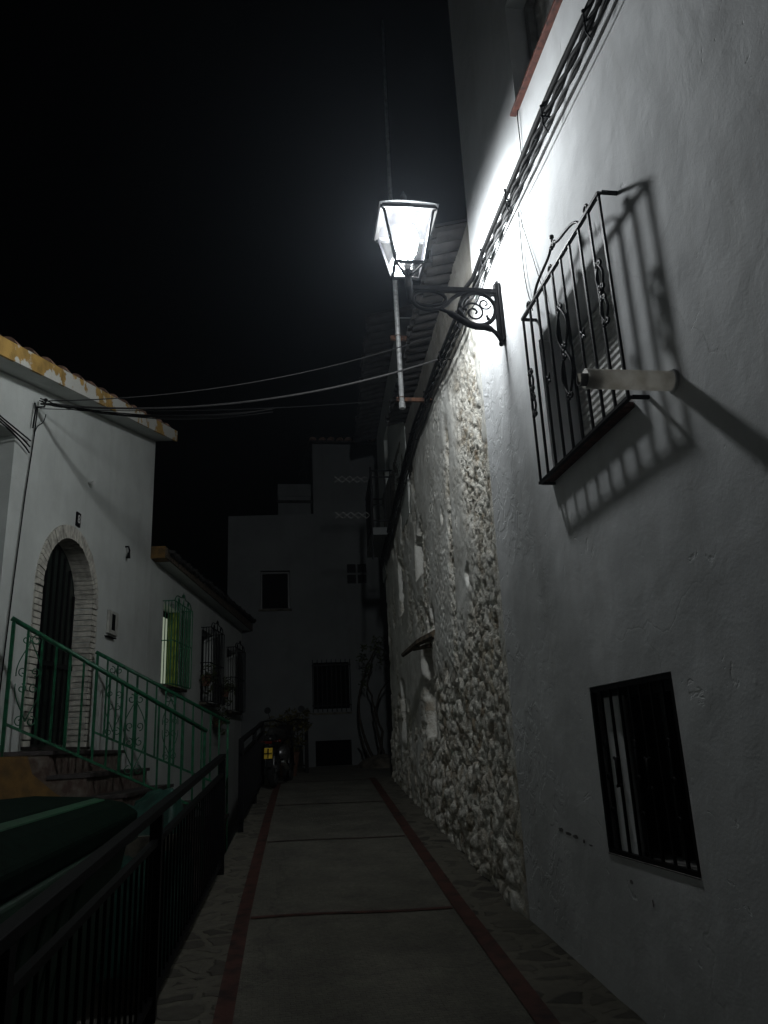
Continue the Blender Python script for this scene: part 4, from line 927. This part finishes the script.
mb.tube(bez((.50, 0, 4.645), (.38, 0, 4.64), (.30, 0, 4.50), (.17, 0, 4.505), 12)+bez((.17, 0, 4.505), (.10, 0, 4.51), (.06, 0, 4.47), (.03, 0, 4.40), 8)[1:], [.014]*4+[.026]*12+[.018]*5, 6)
fb_(spiral(.215, 4.625, .085, .012, .3, 1.6, 26), .008, mbx=mb); fb_(spiral(.13, 4.70, .05, .012, 3.4, 1.2, 16), .007, mbx=mb)
for s, z, a in ((.50, 4.64, 2.6), (.33, 4.56, 4.2), (.09, 4.50, 3.8), (.11, 4.57, 1.9), (.21, 4.52, 4.6), (.30, 4.66, 5.8)):
    mb.tube([(s, 0, z), (s-.035*math.cos(a), 0, z+.035*math.sin(a))], [.015, .005], 6); mb.ball((s-.03*math.cos(a), 0, z+.03*math.sin(a)), .011, 6)
mb.build('scroll_ornament', 'iron', sl, smooth=True)
# lantern body
ZB, ZT = 4.965, 5.365; hb, ht = .105, .185; rot = R(-1.5)
def LC(x, y, z): c, s = math.cos(rot), math.sin(rot); return (LX+x*c-y*s, LY+x*s+y*c, z)
mb = MB()
cb = [LC(sx*hb, sy*hb, ZB) for sx, sy in ((-1, -1), (1, -1), (1, 1), (-1, 1))]; ctp = [LC(sx*ht, sy*ht, ZT) for sx, sy in ((-1, -1), (1, -1), (1, 1), (-1, 1))]
for i in range(4): mb.bar(cb[i], ctp[i], .0085); mb.bar(cb[i], cb[(i+1) % 4], .010)
mb.build('lantern_frame', 'iron', sl)
mb = MB()
for i in range(4): a_, b_ = [Vector(p) for p in (ctp[i], ctp[(i+1) % 4])]; m_ = Vector((LX, LY, ZT)); a_ = m_+(a_-m_)*1.07; b_ = m_+(b_-m_)*1.07; mb.tube([tuple(a_), tuple(b_)], .020, 4)
mb.build('rim', 'rimm', sl)
mb = MB(); r4 = [LC(sx*ht*1.2, sy*ht*1.2, ZT+.018) for sx, sy in ((-1, -1), (1, -1), (1, 1), (-1, 1))]; r5 = [LC(sx*.06, sy*.06, ZT+.17) for sx, sy in ((-1, -1), (1, -1), (1, 1), (-1, 1))]
mb.add(r4+r5, [(i, (i+1) % 4, 4+(i+1) % 4, 4+i) for i in range(4)]+[(4, 5, 6, 7)]); mb.tube([LC(0, 0, ZT+.17), LC(0, 0, ZT+.21), LC(0, 0, ZT+.24), LC(0, 0, ZT+.30)], [.05, .02, .028, .004], 10)
rf = mb.build('lantern_roof', 'leak_top', sl)
mb = MB(); q4 = [LC(sx*ht*.96, sy*ht*.96, ZT+.012) for sx, sy in ((-1, -1), (1, -1), (1, 1), (-1, 1))]; q5 = [LC(sx*.10, sy*.10, ZT+.075) for sx, sy in ((-1, -1), (1, -1), (1, 1), (-1, 1))]
mb.add(q4+q5, [(i, (i+1) % 4, 4+(i+1) % 4, 4+i) for i in range(4)]+[(4, 5, 6, 7)]); mb.build('reflector', 'reflector', rf)
for i in range(4):
    j = (i+1) % 4; mb = MB(); c0 = Vector(LC(0, 0, (ZB+ZT)/2))
    vs = [Vector(p).lerp(c0, .03) for p in (cb[i], cb[j], ctp[j], ctp[i])]; inn = [v.lerp(c0, .012) for v in vs]
    mb.add([tuple(v) for v in vs], [(0, 1, 2, 3)]); mb.build('glass_pane', 'pane', sl)
mb = MB(); mb.tube([LC(0, 0, 4.84), LC(0, 0, 4.90), LC(0, 0, 4.935), LC(0, 0, 4.95)], [.03, .022, .034, .045], 12); mb.tube([LC(0, 0, 4.945), LC(0, 0, 5.045)], .024, 12)
for i in range(4): mb.bar(LC(0, 0, 4.90), cb[i], .007)
mb.build('holder', 'iron', sl, smooth=False)
mb = MB()
for sx, sy in ((-1, 0), (1, 0)):
    mb.tube([LC(sx*.02, 0, 4.99), LC(sx*.055, .01, 5.04), LC(sx*.05, .01, 5.09), LC(sx*.075, .0, 5.10)], .006, 6)
mb.build('lamp_clip', 'iron', sl)
mb = MB(); prof = [(5.02, .03), (5.045, .044), (5.085, .064), (5.14, .083), (5.20, .090), (5.25, .084), (5.295, .066), (5.325, .038), (5.338, .008)]
mb.tube([LC(0, 0, z) for z, r in [(z+.028, r*.9) for z, r in prof]], [r for z, r in prof], 18); mb.build('bulb', 'bulb', sl, smooth=True)

# ------------------------------------------------------------------ spout pipe
sp = thing('spout_pipe', (1.75, 2.817, 3.07), 'white pipe sticking out of the wall beside the upper grille', 'pipe')
PP = Fr(1.75, 2.817, -1, 0, 0, -1)
mb = MB(PP); n = 24; rr = .043
vs = []; fs = []
for s, r in ((-.02, rr), (.1, rr*1.0), (.25, rr*.99), (.40, rr), (.40, rr-.005)):
    for k in range(n): a = 2*math.pi*k/n; vs.append((s, r*math.cos(a), 3.055+r*math.sin(a)))
for q in range(4):
    for k in range(n): fs.append((q*n+k, q*n+(k+1) % n, (q+1)*n+(k+1) % n, (q+1)*n+k))
mb.add(vs, fs); mb.build('outer_pipe', 'pvc', sp, smooth=True)
mb = MB(PP); vs = []; fs = []
for s, r in ((.33, .028), (.428, .028), (.428, .022), (.33, .022)):
    for k in range(n): a = 2*math.pi*k/n; vs.append((s, r*math.cos(a), 3.050+r*math.sin(a)))
for q in range(3):
    for k in range(n): fs.append((q*n+k, q*n+(k+1) % n, (q+1)*n+(k+1) % n, (q+1)*n+k))
mb.add(vs, fs); mb.build('inner_pipe', 'pipe_in', sp)
MB(PP).add([(.40, .015, 3.07), (.44, .02, 3.068), (.435, .01, 3.035), (.405, .0, 3.03), (.40, .02, 3.068), (.44, .025, 3.066), (.435, .015, 3.033), (.405, .005, 3.028)], [(0, 1, 2, 3), (4, 5, 6, 7), (0, 1, 5, 4), (1, 2, 6, 5), (2, 3, 7, 6)]).build('torn_lip', 'pvc', sp)

mb = MB(PP); mb.tube([(-.01, 0, 3.055), (.012, 0, 3.055)], [.056, .050], 20); mb.build('mortar_collar', 'white', sp)
# ------------------------------------------------------------------ wall cables
def path_cable(y):    # (out, z) of the bundle axis along y
    z = np.interp(y, [-6, 0, 2.8, 4.2, 5.1, 5.8, 7.1, 8.6, 10.8, 12.7, 13.1], [5.3, 5.25, 5.20, 5.22, 5.19, 5.10, 5.22, 5.27, 4.98, 4.68, 4.6])
    return float(z)
def wallpt(y, out, z):
    x = xw(y)-out; return (x, y, z)
CL = [('heavy black power cable along the right wall, uppermost of the bundle', .019, .055, .075, 'cable', 0, 0),
      ('thick twisted black cable in the middle of the right wall bundle', .012, .05, .0, 'cable', 1, .012),
      ('twisted grey cable under the thick one in the right wall bundle', .009, .045, -.06, 'cable_g', 1, .009),
      ('thin grey wire at the bottom of the right wall bundle', .0055, .03, -.135, 'cable_g', 0, 0)]
for lab, r, out, dz, m, tw, tr in CL:
    mb = MB(); ys = np.arange(-2, 13.0, .045 if tw else .12)
    ph = random.uniform(0, 6)
    for k in range(2 if tw else 1):
        pts = []
        for y in ys:
            a = y*2*math.pi/.42+k*math.pi
            sag = .012*math.sin(y*2.1+ph)+.006*math.sin(y*5.3+ph*2)
            extra = .03 if y > 5.4 else 0
            pts.append(wallpt(y, out+extra+(tr*math.cos(a) if tw else 0), path_cable(y)+dz+sag+(tr*math.sin(a) if tw else 0)))
        mb.tube(pts, r, 7)
    tag(mb.build('power_cable', m, smooth=True), lab, 'cable', 'cables clipped along the right wall')
for i, y in enumerate([1.1, 2.0, 2.95, 3.6, 4.35, 5.0, 5.75, 6.6, 7.6, 8.8, 10.0, 11.4]):
    z = path_cable(y); ex = .03 if y > 5.4 else 0
    mb = MB(); mb.bar(wallpt(y, -.02, z), wallpt(y, .085+ex, z-.0), .005); mb.tube([wallpt(y, .075+ex, z+.08), wallpt(y, .078+ex, z-.06), wallpt(y, .05+ex, z-.115)], .005, 5)
    mb.ball(wallpt(y, .075+ex, z+.075), .013, 6)
    where = ['first clip at the top of the frame', 'second clip from the top of the frame', 'clip below the top window sill', 'clip above the upper grille', 'clip between the lamp and the upper grille', 'clip just above the lamp bracket',
             'clip where the rubble wall begins', 'clip behind the bracket scroll', 'clip level with the rusty pole bracket', 'clip on the pale plaster above the slit', 'clip near the far end of the rubble wall', 'last clip before the balcony'][i]
    tag(mb.build('cable_clip', 'iron', smooth=True), 'iron cable '+where, 'cable clip', 'clips holding the wall cables')
def wire(pts, r, m, name, lab, cat='wire', grp=None):
    tag(MB().tube(pts, r, 6).build(name, m, smooth=True), lab, cat, grp)
wire([(1.742, 4.12, 5.77), (1.735, 4.125, 5.70), (1.74, 4.14, 5.5), (1.742, 4.16, 5.32)], .004, 'cable', 'thin_wire', 'thin wire dropping from the top window sill to the cables')
wire(bez((1.735, 4.30, 5.08), (1.74, 4.32, 4.75), (1.73, 4.34, 4.55), (1.735, 4.26, 4.35))+[(1.70, 4.16, 4.22)], .0035, 'cable', 'thin_wire', 'slack thin wire looping down beside the upper grille')
wire([(1.735, 4.30, 5.08), (1.738, 4.18, 4.70), (1.735, 4.05, 4.32), (1.74, 4.0, 4.1)], .003, 'cable', 'thin_wire', 'straight thin wire running to the upper grille crest')

# ------------------------------------------------------------------ mast on the stone house
ms = thing('mast', (1.5, 7.63, 5.16), 'tall pale mast pole clamped by two rusty arms above the rubble wall', 'mast')
mb = MB(); mb.tube([(1.503, 7.63, 5.15), (1.50, 7.63, 7.0), (1.51, 7.63, 9.0), (1.53, 7.63, 10.6)], [.028, .028, .018, .012], 10); mb.build('pole', 'pole', ms, smooth=True)
mb = MB(); mb.tube([(1.503, 7.63, 5.12), (1.503, 7.63, 5.19)], .036, 8); mb.build('end_cap', 'pole', ms)
MB().box((1.45, 7.66, 5.225), (1.93, 7.70, 5.27)).build('rusty_arm', 'rust', ms, bevel=.004); MB().box((1.42, 7.66, 5.98), (2.30, 7.70, 6.03)).build('rusty_arm', 'rust', ms, bevel=.004)
mb = MB()
for z in (5.248, 6.005): mb.tube([(1.503+.036*math.cos(a*math.pi/6), 7.64+.036*math.sin(a*math.pi/6), z) for a in range(13)], .006, 5, cap=False)
mb.build('clamp_ring', 'rust', ms)

# ------------------------------------------------------------------ overhead wires
hook = LF(7.42, .08, 4.94)
def cat_(a, b, sag, n=40, wob=0.0, ph=0):
    out = []
    for i in range(n+1):
        t = i/n; p = Vector(a).lerp(Vector(b), t); p.z -= sag*4*t*(1-t)
        if wob: p.z += wob*math.sin(t*23+ph)*math.exp(-6*t); p.x += 0; p.y += wob*math.cos(t*19+ph)*math.exp(-6*t)
        out.append(tuple(p))
    return out
wire(cat_(hook+Vector((0, 0, .02)), (1.90, 7.45, 5.93), .19), .006, 'cable_g', 'overhead_wire', 'upper grey wire crossing the lane to the higher rusty arm', 'wire', 'wires slung across the lane')
wire(cat_(hook+Vector((0, .02, 0)), (1.84, 6.75, 5.30), .24), .011, 'cable_g', 'overhead_wire', 'middle wire crossing the lane to the wall cable bundle', 'wire', 'wires slung across the lane')
wire(cat_(hook+Vector((0, 0, -.06)), (1.48, 7.6, 5.22), .07), .004, 'cable', 'overhead_wire', 'lowest thin wire crossing the lane to the mast foot', 'wire', 'wires slung across the lane')
mb = MB()
for k in range(4): mb.tube([tuple(p) for p in cat_(hook+Vector((0, 0, .01*k)), (.1, 7.3, 4.93-.03*(k % 2)), .10+.012*k, 34, .035, k*1.7)], .006, 5)
tag(mb.build('wire_bundle', 'cable', smooth=True), 'loose black wires gathered at the hook on the left house', 'wires')
hk = MB(LF); hk.tube([(7.49, 0, 4.93), (7.49, .09, 4.93), (7.49, .10, 4.99)], .011, 6); hk.tube([(7.46, 0.01, 4.96), (7.43, .04, 4.9), (7.42, .03, 4.68)], .008, 6); hk.ball((7.49, .10, 5.0), .022, 6)
tag(hk.build('wall_hook', 'iron_dull', smooth=True), 'iron wall hook holding the overhead wires', 'hook')
mb = MB(LF); mb.tube([(7.50, .02, 4.92), (7.485, .018, 4.6), (7.42, .018, 4.0), (7.36, .018, 3.2), (7.31, .018, 2.4), (7.28, .018, 1.8)], .0065, 6)
mb.tube(bez((7.60, .06, 4.90), (7.58, .05, 4.72), (7.50, .03, 4.82), (7.48, .02, 4.62)), .005, 5)
tag(mb.build('down_cable', 'cable', smooth=True), 'cable running down the pilaster left of the arch', 'cable')
mb = MB(LF)
for k in range(3): mb.tube(bez((5.5, .05, 4.52+.02*k), (6.5, .05, 4.47+.02*k), (7.1, .05, 4.50+.015*k), (7.40, .03, 4.42+.06*k)), .008, 5)
tag(mb.build('porch_cable', 'cable', smooth=True), 'cables crossing the dark porch opening at the left edge', 'cable')

# ------------------------------------------------------------------ plants
def leaves(mb, c, r, n, size, squash=1.0):
    for _ in range(n):
        v = Vector((random.gauss(0, 1), random.gauss(0, 1), random.gauss(0, 1))); v.normalize(); v *= r*random.random()**.45; v.z *= squash
        p = Vector(c)+v; a = Vector((random.gauss(0, 1), random.gauss(0, 1), random.gauss(0, .6))).normalized(); b = a.cross(Vector((random.random(), random.random(), 1))).normalized()
        s = size*random.uniform(.6, 1.3); vs = [p-a*s, p+b*s*.35, p+a*s, p-b*s*.35]; mb.add([tuple(q) for q in vs], [(0, 1, 2, 3)])
sb = thing('potted_shrub', (.45, 14.9, gz(14.9)), 'leafy yellowish shrub in a pot behind the motorcycle', 'potted shrub')
mb = MB(); z0 = gz(14.9); mb.tube([(.45, 14.9, z0), (.45, 14.9, z0+.38), (.45, 14.9, z0+.42)], [.16, .22, .24], 14); mb.build('pot', 'pot', sb)
mb = MB()
for k in range(6): a = k*1.05; mb.tube([(.45, 14.9, z0+.4), (.45+.12*math.cos(a), 14.9+.1*math.sin(a), z0+.75), (.45+.3*math.cos(a), 14.9+.25*math.sin(a), z0+1.05)], [.014, .01, .004], 5)
mb.build('stem', 'bark', sb); mb = MB()
for cx, cz, rr_, n in ((.25, .85, .24, 260), (.5, .98, .22, 240), (.72, .92, .18, 180), (.42, .65, .25, 200), (.80, 1.1, .1, 60), (.62, .6, .2, 140)): leaves(mb, (cx, 14.9+random.uniform(-.15, .15), z0+cz), rr_, n, .045)
mb.build('foliage', 'leafy', sb)
# climbing vine at the end, right
vn = thing('climbing_vine', (2.35, 15.6, 1.2), 'bare twisted vine climbing the wall at the lane end', 'vine')
mb = MB()
def branch(pts, r0, r1):
    P = []; 
    for i in range(len(pts)-1):
        for t in (0, .33, .66): P.append(tuple(a+(b-a)*t+random.uniform(-.02, .02) for a, b in zip(pts[i], pts[i+1])))
    P.append(pts[-1]); mb.tube(P, [r0+(r1-r0)*i/(len(P)-1) for i in range(len(P))], 6)
branch([(2.28, 16.4, 1.2), (2.10, 16.5, 1.75), (1.98, 16.6, 2.2), (2.04, 16.7, 2.8), (2.2, 16.8, 3.3), (2.45, 16.8, 3.7)], .035, .015)
branch([(2.28, 16.4, 1.2), (2.45, 16.5, 1.9), (2.3, 16.6, 2.5), (2.2, 16.7, 2.9), (2.35, 16.8, 3.5)], .032, .014)
branch([(2.55, 16.4, 1.2), (2.40, 16.5, 1.7), (2.30, 16.6, 2.3), (2.5, 16.7, 2.75), (2.8, 16.8, 3.1)], .03, .012)
branch([(1.98, 16.5, 1.85), (2.10, 16.5, 1.5), (2.28, 16.4, 1.25)], .02, .02)
mb.build('trunk', 'bark', vn, smooth=True); mb = MB()
for c, r_, n in (((2.2, 16.7, 3.2), .16, 50), ((2.1, 16.7, 3.45), .12, 36), ((2.45, 16.8, 3.75), .2, 60), ((2.1, 16.6, 2.9), .1, 24), ((2.6, 16.8, 3.4), .2, 40), ((2.15, 16.6, 3.65), .08, 22)): leaves(mb, c, r_, n, .05)
mb.build('foliage', 'leaf', vn)
mb = MB(); n = 14; vs = []; fs = []
for i in range(5):
    for k in range(n): r = (.55, .5, .38, .2, .02)[i]*random.uniform(.9, 1.1); vs.append((2.45+r*1.1*math.cos(2*math.pi*k/n), 16.35+r*math.sin(2*math.pi*k/n), 1.17+(0, .1, .2, .28, .3)[i]))
for i in range(4):
    for k in range(n): fs.append((i*n+k, i*n+(k+1) % n, (i+1)*n+(k+1) % n, (i+1)*n+k))
mb.add(vs, fs); mb.build('root_mound', 'stone_dark', vn, smooth=True)
for s, zc, lab in ((14.0, 2.85, 'hanging plant left of the middle green house window'), (15.45, 2.75, 'hanging plant between the two dark windows'), (14.9, 2.2, 'trailing plant in a wall pot under the middle window')):
    t = thing('wall_plant', tuple(LF(s, .2, zc)), lab, 'wall plant', 'plants on the low house wall')
    mb = MB(LF); mb.tube([(s, .12, zc-.12), (s, .12, zc+.05)], [.06, .09], 10); mb.build('pot', 'pot', t)
    mb = MB(LF)
    for c, r_, n in (((s, .18, zc+.12), .16, 90), ((s-.12, .15, zc), .12, 60), ((s+.14, .2, zc+.02), .12, 60), ((s, .18, zc-.2), .1, 40)): leaves(mb, c, r_, n, .04)
    mb.build('foliage', 'leaf', t)
MB(LF)

# ------------------------------------------------------------------ motorcycle, seen from behind
mc = thing('motorcycle', (.13, 12.9, gz(12.9)), 'black motorcycle with yellow plate parked at the left verge end', 'motorcycle')
mc_d = Vector((.22, 1, 0)).normalized(); BK = Fr(.10, 12.45, mc_d.x, mc_d.y, -mc_d.y, mc_d.x); z0 = gz(12.9)  # s forward, o left
def wheel(s, r, name='wheel'):
    mb = MB(BK); mb.tube([(s+(r-.05)*math.cos(2*math.pi*i/28), 0, z0+r+(r-.05)*math.sin(2*math.pi*i/28)) for i in range(29)], .052, 10, cap=False)
    w = mb.build('wheel', 'tyre', mc, smooth=True)
    mb = MB(BK); mb.tube([(s+(r-.10)*math.cos(2*math.pi*i/28), 0, z0+r+(r-.10)*math.sin(2*math.pi*i/28)) for i in range(29)], .016, 6, cap=False)
    for i in range(5): a = 2*math.pi*i/5; mb.bar((s, 0, z0+r), (s+(r-.1)*math.cos(a), 0, z0+r+(r-.1)*math.sin(a)), .010)
    mb.tube([(s, -.06, z0+r), (s, .06, z0+r)], .035, 10); mb.build('rim', 'iron_grey', w)
wheel(.3, .30); wheel(1.55, .30)
mb = MB(BK); mb.tube([(.30, 0, z0+.30), (.7, 0, z0+.42), (1.15, 0, z0+.75), (1.35, 0, z0+.85)], .03, 8); mb.tube([(.7, 0, z0+.42), (1.2, 0, z0+.35), (1.3, 0, z0+.6)], .028, 8)
mb.tube([(1.55, .09, z0+.30), (1.33, .08, z0+.95)], .022, 8); mb.tube([(1.55, -.09, z0+.30), (1.33, -.08, z0+.95)], .022, 8); mb.build('frame', 'iron_dull', mc, smooth=True)
mb = MB(BK); mb.tube([(.72, 0, z0+.48), (.95, 0, z0+.50), (1.18, 0, z0+.48)], [.12, .15, .11], 12); mb.build('engine', 'iron_grey', mc, smooth=True)
mb = MB(BK); mb.tube([(.95, 0, z0+.78), (1.05, 0, z0+.82), (1.22, 0, z0+.84), (1.34, 0, z0+.82)], [.07, .14, .15, .06], 12); mb.build('fuel_tank', 'bike', mc, smooth=True)
mb = MB(BK); mb.tube([(.05, 0, z0+.80), (.3, 0, z0+.80), (.65, 0, z0+.76), (.98, 0, z0+.80)], [.05, .10, .12, .09], 12); mb.build('seat', 'tyre', mc, smooth=True)
mb = MB(BK); mb.tube([(.0, 0, z0+.70), (.12, 0, z0+.72), (.4, 0, z0+.66)], [.05, .10, .12], 12); mb.box((-.03, -.07, z0+.60), (.0, .07, z0+.64)); tl = mb.build('tail', 'bike', mc, smooth=True)
MB(BK).box((-.055, -.055, z0+.645), (-.03, .055, z0+.685)).build('tail_light', 'redlens', tl, bevel=.006)
pl = MB(BK).add([(-.075, -.062, z0+.43), (-.075, .062, z0+.43), (-.045, .062, z0+.585), (-.045, -.062, z0+.585), (-.068, -.062, z0+.43), (-.068, .062, z0+.43), (-.038, .062, z0+.585), (-.038, -.062, z0+.585)], [(0, 1, 2, 3), (4, 7, 6, 5), (0, 1, 5, 4), (1, 2, 6, 5), (2, 3, 7, 6), (3, 0, 4, 7)]).build('number_plate', 'plate', mc)
mb = MB(BK)
for a, b in (((-.086, -.055, z0+.502), (-.058, .055, z0+.513)), ((-.086, -.006, z0+.44), (-.055, .006, z0+.575))): mb.box(a, b)
mb.build('plate_marking', 'iron_dull', pl)
mb = MB(BK)
for sg in (-1, 1):
    mb.tube([(1.30, 0, z0+.98), (1.28, sg*.18, z0+1.04), (1.16, sg*.34, z0+1.02)], .013, 6); mb.tube([(1.25, sg*.24, z0+1.03), (1.24, sg*.28, z0+1.18)], .006, 5)
hb_ = mb.build('handlebar', 'iron_dull', mc, smooth=True)
for sg in (-1, 1): MB(BK).tube([(1.235, sg*.29, z0+1.20), (1.255, sg*.29, z0+1.20)], .055, 12).build('mirror', 'bike', hb_)
mb = MB(BK); mb.tube([(1.50, 0, z0+.88), (1.40, 0, z0+.90)], [.10, .07], 14); mb.build('headlight', 'bike', mc)
mb = MB(BK); mb.tube([(1.0, -.14, z0+.32), (.6, -.16, z0+.28), (.1, -.18, z0+.38)], [.025, .04, .045], 10); mb.build('exhaust', 'chrome', mc, smooth=True)
for sg in (-1, 1):
    mb = MB(BK); mb.tube([(.02, sg*.06, z0+.68), (.0, sg*.15, z0+.68)], .008, 6); mb.ball((-.005, sg*.165, z0+.68), .028, 8); mb.build('indicator', 'redlens', mc, smooth=True)
mb = MB(BK); mb.tube([(.30+.34*math.cos(a*math.pi/12), 0, z0+.30+.34*math.sin(a*math.pi/12)) for a in range(4, 13)], .045, 6); mb.build('mudguard', 'bike', mc)

# ------------------------------------------------------------------ volume added for glow round the lamp: haze
hz = MB(); hz.box((-82, -82, -5), (82, 82, 13)); hm = bpy.data.materials.new('lamp_glow_volume'); hm.use_nodes = True
n = hm.node_tree.nodes; n.remove(n['Principled BSDF']); pv = n.new('ShaderNodeVolumePrincipled')
pv.inputs['Color'].default_value = (.75, .86, 1, 1); pv.inputs['Density'].default_value = HAZE; pv.inputs['Anisotropy'].default_value = .78
hm.node_tree.links.new(pv.outputs[0], n['Material Output'].inputs['Volume'])
tag(hz.build('added_haze', hm), kind='stuff')
S.cycles.volume_bounces = 1
